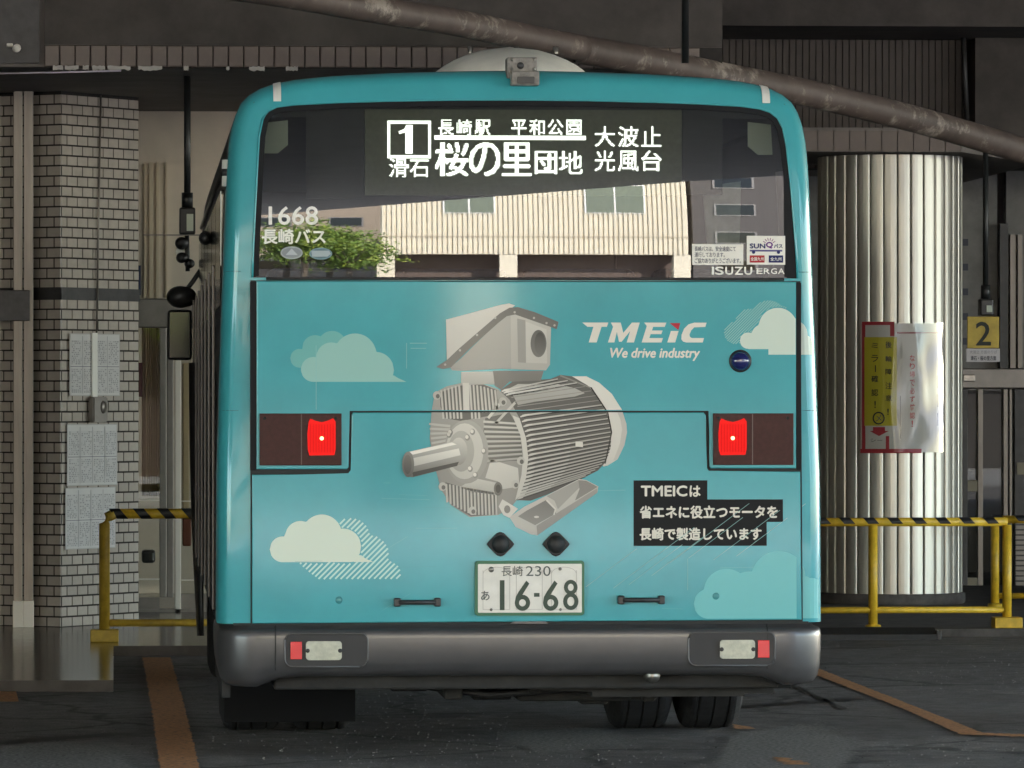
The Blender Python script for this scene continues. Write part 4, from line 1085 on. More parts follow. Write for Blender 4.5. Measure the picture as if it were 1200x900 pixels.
for t in (-60, -36, -12, 12, 36, 60):
    cs, sn = math.cos(math.radians(t)), math.sin(math.radians(t)); ox, oy = 902.5, 286
    q = [(ox + sn * r_ + cs * w_, oy - cs * r_ + sn * w_) for r_, w_ in ((5, -.45), (8.3, -.35), (8.3, .35), (5, .45))]
    sh.poly(R2(q), (0.22, 0.03, 0.16), 1)
sh.poly(R2([(879.5, 292), (918, 292), (918, 294), (879.5, 294)]), (0.12, 0.10, 0.25), 1)
for cx in (884, 913.5): sh.poly(R2([(cx + 2 * math.cos(t * .5236), 294.8 + 2 * math.sin(t * .5236)) for t in range(12)]), NV, 2)
sh.poly(R2([(879.5, 298.5), (897, 298.5), (897, 307), (879.5, 307)]), RD, 1); sh.poly(R2([(902, 298.5), (919, 298.5), (919, 307), (902, 307)]), NV, 1)
rear_text(sh, '全国九州', 880.5, 896, 300.5, 305, PW, 2, .01); rear_text(sh, '全九州', 904, 917, 300.5, 305, PW, 2, .01)
sh.build('pass_sticker', M_PAPER, pane)
sh = Sheet(lambda x, z: window_surf(x, z) - .001, .0008)
rear_text(sh, 'I', 834.5, 837.5, 312, 321.5, CW, 0, .03)
for ch, a, b in (('S', 838.5, 849), ('U', 850.5, 860), ('Z', 861.5, 871.5), ('U', 873, 882.5)): rear_text(sh, ch, a, b, 312, 321.5, CW, 0, .022)
for ch, a, b in (('E', 887.5, 894.7), ('R', 896, 903.2), ('G', 904.5, 911.8), ('A', 913, 920.7)): rear_text(sh, ch, a, b, 313.6, 320.4, CW, 0, .014)
sh.build('maker_lettering', M_PAPER, pane)

# rear body panels with their gaps
PF = -0.016
up = prism('upper_panel', R2([(300.5, 330), (932.5, 330), (932.5, 549), (832.5, 549), (831, 546.5), (831, 481), (829, 480.3), (410, 480.3), (408.4, 481), (408.4, 547), (406.5, 549.5), (300.5, 549.5)]), PF, PF + .03, M_TEAL, bus, .004)
hatch = prism('engine_hatch', R2([(413.5, 483.4), (824, 483.4), (827, 487), (827, 549), (829.5, 553), (937.3, 553), (939, 727), (295.3, 729.5), (295.3, 556), (408.5, 555.5), (412, 551), (412, 486)]), PF, PF + .03, M_TEAL, bus, .004)
for px0, px1 in ((293.2, 299.6), (933.4, 938.6)):
    prism('rubber_slot', R2([(px0, 331), (px1, 331), (px1, 551), (px0, 551)]), -.008, .05, M_FRIT, bus)
prism('gap_backing', R2([(293.5, 329), (938, 329), (940.6, 730), (293.6, 730)]), -.003, .02, M_SEAM, bus)
# corner strips continue the skin beside the slots (prints run over them)
surf_panel = lambda x, z: PF if abs(x) < RX(933) else min(corner_y(x, z), .2)

# --- printed artwork
def P3(pts): return R2([(440 + u / 3.0, 340 + v / 3.0) for u, v in pts])
def g(v, w=1.0):
    v = 222 * (v / 218.0) ** 1.22; c = lin((v, v * .975, v * .93)); return tuple(x * w for x in c)
sh = Sheet(surf_panel, .0005)
def mp(pts, v, lev, vb=None): sh.poly(P3(pts), g(v), lev, g(vb) if vb else None)
def ell(cx, cy, rx, ry, v, lev, vb=None, n=28, rot=0):
    c, s = math.cos(rot), math.sin(rot)
    mp([(cx + rx * math.cos(6.28319 * i / n) * c - ry * math.sin(6.28319 * i / n) * s, cy + rx * math.cos(6.28319 * i / n) * s + ry * math.sin(6.28319 * i / n) * c) for i in range(n)], v, lev, vb)
def bar(a, b, w0, w1, v, lev, vb=None):
    dx, dy = b[0] - a[0], b[1] - a[1]; l = math.hypot(dx, dy) or 1; nx_, ny_ = -dy / l, dx / l
    mp([(a[0] + nx_ * w0 / 2, a[1] + ny_ * w0 / 2), (b[0] + nx_ * w1 / 2, b[1] + ny_ * w1 / 2), (b[0] - nx_ * w1 / 2, b[1] - ny_ * w1 / 2), (a[0] - nx_ * w0 / 2, a[1] - ny_ * w0 / 2)], v, lev, vb)
# rear cowl
mp([(690, 303), (740, 303), (785, 325), (830, 365), (865, 420), (881, 470), (883, 500), (874, 545), (850, 595), (815, 617), (800, 620), (760, 560), (700, 400)], 222, 0, 205)
mp([(845, 420), (865, 420), (881, 470), (883, 500), (874, 545), (850, 595), (835, 600), (858, 540), (866, 490), (860, 455)], 196, 1)
# finned barrel
mp([(440, 350), (480, 322), (560, 316), (615, 312), (650, 298), (690, 303), (745, 335), (785, 380), (812, 430), (828, 490), (826, 550), (808, 605), (780, 635), (715, 668), (600, 720), (545, 740), (490, 738), (470, 640), (440, 450)], 118, 1, 104)
Lp = [(450, 352), (462, 362), (482, 383), (500, 412), (515, 440), (525, 470), (533, 500), (538, 530), (541, 560), (541, 588), (538, 616), (532, 643), (524, 668), (514, 692), (504, 714), (494, 732)]
Rp = [(640, 312), (700, 322), (748, 345), (778, 374), (796, 402), (809, 430), (818, 458), (824, 486), (827, 512), (827, 536), (824, 558), (817, 578), (806, 597), (790, 616), (768, 634), (738, 652)]
mp([(470, 345), (500, 330), (640, 330), (700, 345), (735, 362), (700, 374), (560, 392), (500, 404)], 188, 2, 170)
NFIN = 27
def at_curve(P, t):
    q = t * (len(P) - 1); j = min(int(q), len(P) - 2); q -= j
    return (P[j][0] + (P[j + 1][0] - P[j][0]) * q, P[j][1] + (P[j + 1][1] - P[j][1]) * q)
for i in range(NFIN):
    t = i / (NFIN - 1.0); a = at_curve(Lp, t); b = at_curve(Rp, t)
    if .10 < t < .24: bar(a, b, 3, 2, 158, 3 + (i % 2) * .3); continue
    v = 204 - 26 * t; o = (i % 2) * .3
    mid = ((a[0] + b[0]) / 2, (a[1] + b[1]) / 2)
    bar(a, mid, 6.4, 5.2, v, 3 + o); bar(mid, b, 5.2, 3.8, v - 14, 3.1 + o); bar((a[0] + 4, a[1] + 6), (b[0], b[1] + 4.4), 3.6, 2.6, 86, 2 + o)
    mp([(a[0] - 8, a[1] + 2), (a[0] + 8, a[1] - 5), (a[0] + 24, a[1] - 6.5), (a[0] + 24, a[1] - 2), (a[0] + 8, a[1] + 3), (a[0] - 7, a[1] + 6)], v + 10, 4 + o)
bar((648, 300), (760, 345), 6, 4, 150, 3); bar((756, 342), (815, 430), 5, 4, 70, 5); bar((815, 430), (829, 500), 4, 4, 70, 5); bar((829, 500), (806, 610), 4, 4, 75, 5)
mp([(702, 532), (728, 534), (728, 552), (702, 550)], 210, 5)
# foot
mp([(470, 798), (520, 762), (600, 722), (716, 663), (740, 668), (782, 690), (779, 712), (568, 862), (545, 858), (492, 832)], 200, 2, 185)
mp([(500, 795), (530, 775), (598, 738), (628, 768), (634, 785), (560, 826)], 132, 3, 150); mp([(600, 724), (712, 668), (720, 690), (640, 770), (628, 740)], 170, 3)
mp([(712, 668), (740, 670), (780, 692), (700, 740), (716, 700)], 150, 4); mp([(565, 828), (778, 696), (779, 712), (568, 862)], 168, 4, 150)
ell(565, 797, 9, 4, 205, 5); bar((600, 738), (632, 770), 6, 6, 210, 5); bar((632, 770), (626, 790), 6, 5, 205, 5)
# front end shield
mp([(208, 360), (250, 338), (312, 324), (370, 328), (430, 348), (470, 385), (505, 450), (528, 520), (536, 590), (528, 660), (505, 725), (470, 770), (430, 790), (330, 797), (265, 755), (230, 700), (205, 610), (190, 520), (196, 430)], 172, 5, 150)
mp([(225, 360), (300, 335), (380, 332), (425, 352), (410, 440), (300, 460), (245, 450), (228, 410)], 110, 6)
for i in range(16):
    x = 230 + i * 12.6
    if 300 < x < 328: continue
    bar((x, 352 - 20 * math.sin(i / 15 * 3.1)), (x + 8, 440 + (12 if i < 11 else -10)), 6, 6.6, 198, 7); bar((x + 4.5, 356 - 20 * math.sin(i / 15 * 3.1)), (x + 12.5, 440 + (10 if i < 11 else -12)), 2, 2, 140, 7.4)
mp([(305, 326), (328, 326), (330, 425), (308, 425)], 205, 7)
mp([(245, 675), (330, 700), (425, 720), (420, 788), (335, 795), (262, 750)], 108, 6)
for i in range(15):
    x = 248 + i * 12.4; bar((x, 680 + i * 2.2), (x + 3, 745 + min(i, 7) * 6.4), 6, 6, 192, 7); bar((x + 4.4, 682 + i * 2.2), (x + 7.4, 744 + min(i, 7) * 6.4), 2, 2, 138, 7.4)
mp([(385, 450), (470, 430), (512, 500), (515, 600), (400, 600), (375, 520)], 118, 6)
for i in range(9): bar((378 + i * 1.4, 462 + i * 17.4), (505 + i * 1.4, 470 + i * 15), 8, 6.5, 200 - 3 * i, 7); bar((380 + i * 1.4, 468 + i * 17.4), (505 + i * 1.4, 475 + i * 15), 2.4, 2, 136, 7.4)
bar((395, 450), (440, 395), 10, 10, 205, 7); bar((420, 470), (490, 395), 9, 9, 195, 7)
for i in range(5): bar((188 + i * 2, 470 + i * 17), (262, 478 + i * 12), 7, 9, 190, 7)
mp([(345, 660), (430, 678), (420, 720), (330, 706), (300, 690)], 196, 7, 170); ell(430, 698, 15, 24, 120, 8); ell(430, 698, 9, 15, 90, 9)
mp([(405, 595), (500, 625), (505, 690), (440, 700), (430, 672), (385, 660)], 205, 7, 190)
mp([(445, 735), (500, 768), (470, 800), (448, 790), (432, 760)], 205, 7); ell(462, 770, 11, 14, 140, 8)
mp([(480, 440), (505, 450), (528, 520), (536, 590), (528, 660), (505, 725), (490, 738), (512, 650), (518, 580), (508, 510)], 208, 8, 196)
# hub
ell(318, 568, 78, 112, 176, 8, 160); ell(312, 566, 66, 98, 205, 9, 190); ell(300, 566, 46, 72, 182, 10, 165); ell(292, 566, 30, 48, 205, 11, 150)
for a, b in ((258, 508), (322, 518), (380, 566), (332, 628), (350, 650), (262, 500), (340, 498)): ell(a, b, 9, 11, 150, 12); ell(a - 2, b - 2, 6, 7, 215, 13)
for a, b in ((215, 370), (446, 392), (490, 682), (235, 690), (510, 600), (340, 775)): ell(a, b, 14, 15, 190, 9); ell(a + 3, b + 3, 7, 8, 120, 10)
# shaft
mp([(115, 568), (270, 532), (296, 540), (302, 575), (300, 606), (285, 618), (130, 657), (112, 655)], 196, 12, 120)
mp([(118, 568), (268, 535), (284, 542), (130, 578)], 232, 13); mp([(122, 592), (292, 556), (298, 580), (126, 620)], 225, 13, 190); mp([(128, 640), (292, 603), (286, 617), (132, 656)], 92, 13)
ell(114, 612, 21, 45, 150, 14, 112); ell(112, 612, 14, 34, 132, 15, 100)
# terminal box and its neck
mp([(300, 288), (412, 286), (418, 332), (300, 328)], 198, 6, 182); mp([(412, 284), (590, 284), (580, 318), (470, 322), (440, 350), (418, 336)], 142, 6, 128)
mp([(262, 272), (300, 240), (345, 195), (452, 92), (474, 84), (476, 278), (440, 276), (300, 284), (268, 282)], 186, 7, 172)
mp([(474, 84), (520, 86), (616, 130), (612, 262), (598, 282), (476, 278)], 198, 7, 182)
mp([(497, 100), (600, 138), (602, 258), (500, 254)], 206, 8, 196); mp([(497, 100), (526, 106), (528, 256), (500, 254)], 170, 9, 165)
ell(572, 188, 28, 48, 118, 9, 135); ell(577, 188, 19, 40, 96, 10, 130)
mp([(247, 104), (300, 90), (440, 52), (468, 47), (490, 54), (474, 66), (432, 92), (330, 178), (290, 212), (250, 252)], 214, 8, 200)
mp([(213, 270), (250, 246), (290, 208), (336, 168), (436, 82), (470, 62), (500, 60), (560, 78), (642, 112), (636, 138), (616, 130), (490, 86), (460, 92), (430, 116), (330, 206), (264, 272), (235, 278)], 128, 9, 138)
for a, b in ((244, 262), (296, 212), (356, 158), (420, 98), (488, 78), (556, 98), (600, 116), (628, 124)): ell(a, b, 4, 4, 190, 10)
motor = sh.build('motor_artwork', M_PRINT, bus)
bm = bmesh.new(); bm.from_mesh(motor.data)                # the print is cut where the hatch opens
zA, zB = RZ(480.5), RZ(483.2)
for zc in (zA, zB): bmesh.ops.bisect_plane(bm, geom=bm.verts[:] + bm.edges[:] + bm.faces[:], plane_co=(0, 0, zc), plane_no=(0, 0, 1), dist=1e-6)
bmesh.ops.delete(bm, geom=[f for f in bm.faces if zB < f.calc_center_median().z < zA], context='FACES')
bm.to_mesh(motor.data); bm.free()
motor['label'] = 'printed grey electric motor on turquoise'

# clouds: unions of circles on a flat base
def cloud_env(circ, base, x0, x1, n=64, ends=(True, True)):
    pts = []; lc = min(circ, key=lambda c: c[0] - c[2]); rc = max(circ, key=lambda c: c[0] + c[2])
    for i in range(n + 1):
        x = x0 + (x1 - x0) * i / n; t = base; bt = base
        for cx, cy, r in circ:
            if abs(x - cx) < r: t = min(t, cy - math.sqrt(r * r - (x - cx) ** 2))
        for (cx, cy, r), side, on_ in ((lc, -1, ends[0]), (rc, 1, ends[1])):
            if on_ and (x - cx) * side > 0: h2 = math.sqrt(max(0, r * r - (x - cx) ** 2)); bt = min(bt, cy + h2); t = min(t, cy - h2)
        pts.append((x, t, max(t, bt)))
    return pts
def cloud(circ, base, x0, x1, col, lev, tail=None, skip=None, ends=(True, True)):
    pts = cloud_env(circ, base, x0, x1, 64, ends); V = []; Fc = []
    for x, t, b in pts: V += [(RX(x), RZ(b)), (RX(x), RZ(t))]
    for i in range(len(pts) - 1):
        if skip and (skip[0] < pts[i][0] < skip[1] or skip[0] < pts[i + 1][0] < skip[1]): continue
        Fc.append((2 * i, 2 * i + 2, 2 * i + 3, 2 * i + 1))
    sh.mesh(V, Fc, col, lev)
    if tail: sh.poly(R2(tail), col, lev + 2)
def hatch_lines(inside, box_, ang, pitch, wd, col, lev):
    x0, y0, x1, y1 = box_; dx, dy = math.cos(ang), math.sin(ang); nx_, ny_ = -dy, dx
    cx, cy = (x0 + x1) / 2, (y0 + y1) / 2; D = math.hypot(x1 - x0, y1 - y0) / 2; k = -D
    while k < D:
        run = None; t = -D
        while t <= D:
            p = (cx + nx_ * k + dx * t, cy + ny_ * k + dy * t); ins = inside(*p)
            if ins and run is None: run = t
            if (not ins or t + .7 > D) and run is not None:
                if t - run > 1.2:
                    a = [(cx + nx_ * (k + s * wd / 2) + dx * q, cy + ny_ * (k + s * wd / 2) + dy * q) for q, s in ((run, -1), (t, -1), (t, 1), (run, 1))]
                    sh.poly(R2(a), col, lev)
                run = None
            t += .7
        k += pitch
def in_cloud(circ, base, shear=0):
    def f(x, y): return y <= base and any((x - a) ** 2 + (y - b) ** 2 < r * r for a, b, r in circ)
    return f
sh = Sheet(surf_panel, .0006)
cloud([(351, 420, 11), (369, 408, 15), (389, 405, 17), (405, 415, 16)], 431, 340, 421, lin((112, 178, 174)), 0)
cloud([(367, 433, 14.5), (388, 419, 17.5), (416, 416, 25), (440, 434, 21.5), (405, 432, 22)], 447.5, 352.6, 461.5, lin((150, 194, 186)), 1, [(452, 440), (461.5, 440), (466, 443), (476, 447.5), (452, 447.5)])
sh.build('cloud_artwork', M_PRINT, bus); sh = Sheet(surf_panel, .0006)
P_ = lin((212, 222, 206))
cloud([(331, 643, 15), (352, 628, 18), (377, 626, 23.5), (402, 640, 21), (370, 640, 22)], 658, 316, 423, P_, 1, [(414, 650), (423, 650), (428, 654), (437, 658), (414, 658)])
base2 = in_cloud([(410, 630, 23), (432, 650, 23), (380, 662, 16), (455, 672, 14), (400, 655, 18), (425, 665, 20)], 678)
front2 = in_cloud([(331, 643, 15), (352, 628, 18), (377, 626, 24), (402, 640, 22), (370, 640, 22)], 660)
hatch_lines(lambda x, y: (base2(x, y) or (348 < x < 470 and 659 < y < 678 and (x - 348) > (y - 658) * 1.2 and x < 430 + (y - 640) * 1.05)) and not front2(x, y) and y < 678, (345, 605, 472, 680), math.radians(-45), 4.6, 2.0, lin((190, 222, 212)), 0)
sh.build('cloud_artwork', M_PRINT, bus); sh = Sheet(surf_panel, .0006)
cl3 = [(876, 399, 10), (892, 392, 13), (911, 383, 22), (934, 399, 18), (946, 404, 14)]
cloud([(876, 399, 9.5), (893, 393, 13), (911, 383, 22.5), (928, 392, 19), (905, 400, 14)], 409, 866.5, 931.8, lin((205, 218, 206)), 1, ends=(True, False))
cloud([(912, 402, 20), (925, 396, 20)], 415.5, 900, 931.8, lin((205, 218, 206)), 0, ends=(True, False))
cloud([(930, 392, 18), (943, 406, 14)], 415.5, 939, 955.5, lin((205, 218, 206)), 1, ends=(False, False))
b3 = in_cloud([(861, 390, 13), (877, 378, 16), (900, 372, 20), (912, 374, 16)], 403); f3 = in_cloud([(876, 399, 10), (893, 393, 14), (911, 383, 23.5)], 420)
hatch_lines(lambda x, y: b3(x, y) and not f3(x, y), (845, 350, 935, 405), math.radians(-45), 2.3, 1.0, lin((150, 195, 188)), 0)
sh.build('cloud_artwork', M_PRINT, bus); sh = Sheet(surf_panel, .0006)
c4 = lin((116, 190, 192))
cloud([(830, 708, 17.5), (851, 694, 27), (878, 700, 30), (912, 678, 32), (905, 700, 35)], 725.5, 812.5, 936.8, c4, 0, ends=(True, False))
cloud([(912, 678, 32), (950, 698, 20), (935, 700, 26)], 725.5, 940.8, 960, c4, 0, ends=(False, False))
sh.build('cloud_artwork', M_PRINT, bus)
# logo
sh = Sheet(surf_panel, .0006); LW = lin((226, 220, 208))
def P4(pts): return R2([(660 + u / 4.0, 340 + v / 4.0) for u, v in pts])
sh.poly(P4([(88, 152), (210, 152), (203, 172), (178, 172), (155, 245), (118, 245), (140, 172), (112, 172)]), LW, 0)
sh.poly(P4([(222, 152), (268, 152), (280, 200), (320, 152), (357, 152), (330, 245), (296, 245), (312, 192), (272, 242), (260, 242), (250, 196), (238, 245), (208, 245), (232, 172)]), LW, 0)
sh.poly(P4([(378, 152), (482, 152), (474, 172), (420, 172), (414, 189), (464, 189), (458, 206), (408, 206), (402, 224), (466, 224), (459, 245), (366, 245), (390, 168)]), LW, 0)
sh.poly(P4([(503, 191), (539, 191), (523, 245), (486, 245)]), LW, 0); sh.poly(P4([(497, 154), (547, 154), (538, 187)]), lin((186, 52, 66)), 0)
sh.poly(P4([(670, 152), (612, 152), (585, 160), (565, 180), (553, 208), (552, 230), (560, 241), (576, 245), (652, 245), (658, 224), (600, 224), (592, 218), (590, 208), (598, 188), (612, 174), (664, 172)]), LW, 0)
rear_text(sh, 'We drive industry', 714.5, 820, 407.5, 423, LW, 0, .018, .22)
sh.build('logo_lettering', M_PRINT, bus)
sh = Sheet(surf_panel, .0006); DK = (0.016, 0.016, 0.017)
sh.poly(R2([(742, 563), (828.5, 563), (828.5, 585.5), (917, 585.5), (917, 612), (898, 612), (898, 640), (742, 640)]), DK, 0)
rear_text(sh, 'TMEIC', 750.5, 805, 569, 582, LW, 1, .025); rear_text(sh, 'は', 807.5, 820.5, 569, 582.5, LW, 1, .022)
rear_text(sh, '省エネに役立つモータを', 749, 911, 592.5, 608, LW, 1, .022)
rear_text(sh, '長崎で製造しています', 749, 892, 618.5, 633.5, LW, 1, .022)
for a in range(9):                                        # fine scratches across the lower right of the hatch
    x0 = 690 + a * 24 + random.uniform(-6, 6); y0 = 690 - a * 6 + random.uniform(-8, 8); L = random.uniform(60, 130)
    sh.poly(R2([(x0, y0), (x0 + L * .8, y0 - L * .6), (x0 + L * .8 + .35, y0 - L * .6 + .35), (x0 + .35, y0 + .35)]), lin((150, 190, 186)), 2)
sh.build('slogan_block', M_PAPER, bus)
sh = Sheet(surf_panel, .0005); rs = random.Random(3)      # hairline scratches and scuffs in the wrap
for k in range(34):
    x0 = rs.uniform(310, 900); y0 = rs.uniform(560, 715); L = rs.uniform(8, 60); sl = rs.choice((0, 0, -.02, .03, -.6))
    if 735 < x0 + L and x0 < 920 and y0 < 645: continue
    if 550 < x0 + L and x0 < 690 and y0 > 625: continue
    w_ = rs.uniform(.18, .32)
    sh.poly(R2([(x0, y0), (x0 + L, y0 + sl * L), (x0 + L, y0 + sl * L + w_), (x0, y0 + w_)]), lin(rs.choice(((112, 182, 184), (64, 146, 152)))), 1 + k * .02)
for x0, y0, x1, y1 in ((370, 405, 370.6, 480), (476, 402, 476.5, 432), (480, 402, 500, 402.6), (481, 408, 499, 408.5), (805, 655, 805.5, 692)):
    sh.poly(R2([(x0, y0), (x1, y0), (x1, y1), (x0, y1)]), lin((140, 192, 190)), 2.5)
sh.build('wrap_scratches', M_PAPER, bus)

# tail lamps
def lamp_unit(px0, px1, lit0, lit1, outer_first):
    e = prism('tail_lamp', R2([(px0, 484.5), (px1, 484.5), (px1, 545), (px0, 545)]), PF - .012, PF + .001, M_REDLENS, bus, .003)
    mid = (lit0 + lit1) / 2
    lit = [(lit0 + 1, 494), (lit0 + 3, 490.5), (lit0 + 9, 493), (mid, 495), (lit1 - 9, 493), (lit1 - 3, 490), (lit1, 494), (lit1, 526), (lit1 - 1.5, 533), (lit0 + 2, 533.5), (lit0, 527), (lit0 - .5, 508)]
    prism('lit_bulb', R2(lit), PF - .0165, PF - .0125, M_REDLIT, e, .001)
    c = R2([(mid, 513.5)])[0]
    for k in range(9):
        xr_ = lit0 + 3 + k * (lit1 - lit0 - 6) / 8.0; q_ = R2([(xr_ - .45, 497), (xr_ + .45, 530)])
        box('lens_rib', q_[0][0], q_[1][0], PF - .0178, PF - .0166, q_[1][1], q_[0][1], M_REDRIB, e)
    lathe('filament', [(0, .008), (.006, .007), (.009, .0)], (c[0], PF - .0150, c[1]), (0, -1, 0), M_REDHOT, e, 10)
    sx = px0 + (px1 - px0) * .5 + (1 if outer_first else -1)
    prism('lens_joint', R2([(sx - .5, 485), (sx + .5, 485), (sx + .5, 544.5), (sx - .5, 544.5)]), PF - .0135, PF - .0121, mat('lens_joint', (.11, .07, .06), .4), e)
    for cx in (px0 + 6, px1 - 7):
        c = R2([(cx, 490)])[0]; lathe('lens_screw', [(0, .002), (.006, .002), (.007, 0)], (c[0], PF - .0122, c[1]), (0, -1, 0), M_UNDER, e, 10)
lamp_unit(304, 400, 360.5, 393, True)
lamp_unit(835, 929, 841.5, 874, False)

# number plate
pl = prism('number_plate', round_rect(RX(556), RX(684), RZ(721), RZ(657), .012), PF - .018, PF + .0, M_GREEN, bus, .003)
prism('plate_face', round_rect(RX(559.5), RX(681), RZ(717.5), RZ(660.5), .004), PF - .0205, PF - .0181, mat('plate_white', (0.76, 0.73, 0.67), .5, var=.05, scale=20), pl)
sh = Sheet(lambda x, z: PF - .0207, .0006); DG = (0.075, 0.095, 0.075); DG2 = (0.12, 0.13, 0.12)
for (x0, x1) in ((565, 597), (604, 635), (645, 675)):       # faint pictorial background
    for a, b, c, d in ((x0, x0 + .7, 668, 714), (x1 - .7, x1, 668, 714), (x0, x1, 713.4, 714)):
        sh.poly(R2([(a, c), (b, c), (b, d), (a, d)]), (0.50, 0.47, 0.43), 0)
    for i in range(8):
        t0, t1 = math.pi * i / 8, math.pi * (i + 1) / 8; cx = (x0 + x1) / 2; r_ = (x1 - x0) / 2
        sh.poly(R2([(cx - r_ * math.cos(t0), 672 - 8 * math.sin(t0)), (cx - r_ * math.cos(t1), 672 - 8 * math.sin(t1)), (cx - (r_ - .7) * math.cos(t1), 672 - 7.4 * math.sin(t1)), (cx - (r_ - .7) * math.cos(t0), 672 - 7.4 * math.sin(t0))]), (0.50, 0.47, 0.43), 0)
rear_text(sh, '長崎', 587, 612, 662.8, 674.8, DG2, 1, .004); rear_text(sh, '230', 615.5, 644.5, 663, 674.8, DG2, 1, .0)
rear_text(sh, 'あ', 563, 573, 692, 703, DG2, 1, .01)
sh.poly(R2([(585, 679.5), (590.5, 679.5), (590.5, 714.5), (585, 714.5)]), DG, 1)
def six(x0, x1, y0, y1):
    cx = (x0 + x1) / 2; r_ = (x1 - x0) / 2; cy = y1 - r_
    n = 20
    for i in range(n):
        t0, t1 = 2 * math.pi * i / n, 2 * math.pi * (i + 1) / n
        sh.poly(R2([(cx + r_ * math.cos(t0), cy + r_ * 1.05 * math.sin(t0)), (cx + r_ * math.cos(t1), cy + r_ * 1.05 * math.sin(t1)), (cx + (r_ - 5) * math.cos(t1), cy + (r_ - 4.8) * math.sin(t1)), (cx + (r_ - 5) * math.cos(t0), cy + (r_ - 4.8) * math.sin(t0))]), DG, 1)
    sh.poly(R2([(x0, cy), (x0 + 1.2, cy - 7), (x0 + 4.5, cy - 13), (x1 - 4.5, y0), (x1 - 1, y0 + 3.5), (x0 + 9, cy - 9.5), (x0 + 6, cy - 4), (x0 + 5, cy)]), DG, 2)
six(602.5, 620.5, 680, 715); six(635.5, 653.5, 680, 715)
sh.poly(R2([(625, 694.5), (631.5, 694.5), (631.5, 699), (625, 699)]), DG, 1)
def ring_(cx, cy, rx, ry, w_, lev):
    n = 20
    for i in range(n):
        t0, t1 = 2 * math.pi * i / n, 2 * math.pi * (i + 1) / n
        sh.poly(R2([(cx + rx * math.cos(t0), cy + ry * math.sin(t0)), (cx + rx * math.cos(t1), cy + ry * math.sin(t1)), (cx + (rx - w_) * math.cos(t1), cy + (ry - w_) * math.sin(t1)), (cx + (rx - w_) * math.cos(t0), cy + (ry - w_) * math.sin(t0))]), DG, lev)
ring_(668, 688, 8, 8.8, 4.6, 1); ring_(668, 704.5, 9, 10.2, 4.8, 2)
sh.build('plate_lettering', M_PAPER, pl)
for cx, cy, r_ in ((575, 667, .012), (655.5, 666.5, .007), (575, 714, .006), (656, 714, .006)):
    c = R2([(cx, cy)])[0]; lathe('plate_bolt', [(0, .007), (r_ * .7, .006), (r_, 0)], (c[0], PF - .0205, c[1]), (0, -1, 0), M_STEEL, pl, 12)

# round blue lamp, rubber stops, handles, locks
c = R2([(867, 423)])[0]; bl = lathe('blue_lamp', [(0, .030), (.018, .028), (.032, .020), (.039, .008), (.040, 0)], (c[0], PF, c[1]), (0, -1, 0), M_BLUE, bus, 28)
lathe('lamp_ring', [(.040, .006), (.046, .004), (.047, 0)], (c[0], PF, c[1]), (0, -1, 0), M_BLACKPL, bl, 28)
for cx, cy in ((586, 637.5), (651, 637.5)):
    c = R2([(cx, cy)])[0]; k = 1 / 284.0
    pts = [(c[0] + a * k, c[1] + b * k) for a, b in ((-16, 0), (-14, -3), (-8, -9), (-4, -13), (0, -14.5), (4, -13), (8, -9), (14, -3), (16, 0), (14, 3), (8, 9), (4, 13), (0, 14.5), (-4, 13), (-8, 9), (-14, 3))]
    e = prism('rubber_stop', pts, PF - .018, PF + .0, M_RUBBER, bus, .006)
    lathe('stop_dome', [(0, .034), (.018, .031), (.031, .020), (.038, 0)], (c[0], PF - .016, c[1]), (0, -1, 0), M_RUBBER, e, 24)
for x0, x1, cy in ((461, 516, 705), (723, 778, 703)):
    a = R2([(x0, cy)])[0]; b = R2([(x1, cy)])[0]
    h = tube('hatch_handle', [(a[0] + .02, PF - .03, a[1]), (b[0] - .02, PF - .03, b[1])], .010, M_BLACKPL, bus, 10)
    for p in (a, b):
        s = 1 if p is a else -1; x = p[0] + s * .014
        box('handle_foot', x - .014, x + .014, PF - .036, PF + .001, p[1] - .018, p[1] + .018, M_BLACKPL, h, .006)
for cx, cy in ((397, 702.5), (838.5, 699)):
    c = R2([(cx, cy)])[0]; lathe('hatch_lock', [(0, .003), (.011, .003), (.014, .001), (.015, 0)], (c[0], PF, c[1]), (0, -1, 0), mat('lock_teal', (0.04, 0.24, 0.26), .35), bus, 16)

# roof fittings: dome, camera bracket, marker strips
p = PY(597, 78, 1.8); wdt = 1.1 * PY(688, 78, 1.3).x - 1.1 * PY(506, 78, 1.3).x
h_ = PY(597, 54, 1.75).z - 2.885
bm = bmesh.new(); rings = []
for k in range(9):
    t = k / 8; rr = (1 - t ** 1.7) ** .62 if k < 8 else 0
    z = 2.885 + h_ * (.18 + .82 * t) if k else 2.87
    if k == 0: rr = 1.0
    if rr == 0: rings.append([bm.verts.new((p.x, 1.8, 2.885 + h_))]); continue
    rg = []
    for i in range(40):
        a = 2 * math.pi * i / 40; ca, sa = math.cos(a), math.sin(a); e = .85
        rg.append(bm.verts.new((p.x + wdt / 2 * rr * math.copysign(abs(ca) ** e, ca), 1.8 + .55 * rr * math.copysign(abs(sa) ** e, sa), z)))
    rings.append(rg)
for a, b in zip(rings, rings[1:]):
    for i in range(40):
        if len(b) == 1: bm.faces.new((a[i], a[(i + 1) % 40], b[0]))
        else: bm.faces.new((a[i], a[(i + 1) % 40], b[(i + 1) % 40], b[i]))
dome = from_bm('roof_dome', bm, M_CREAM, bus, True)
for cx in (551, 605, 651):
    q = PY(cx, 53, 1.7); lathe('dome_bolt', [(.012, -.02), (.012, .008), (0, .012)], (q.x, 1.7, 2.885 + h_ * .93), (0, 0, 1), M_STEEL, dome, 8)
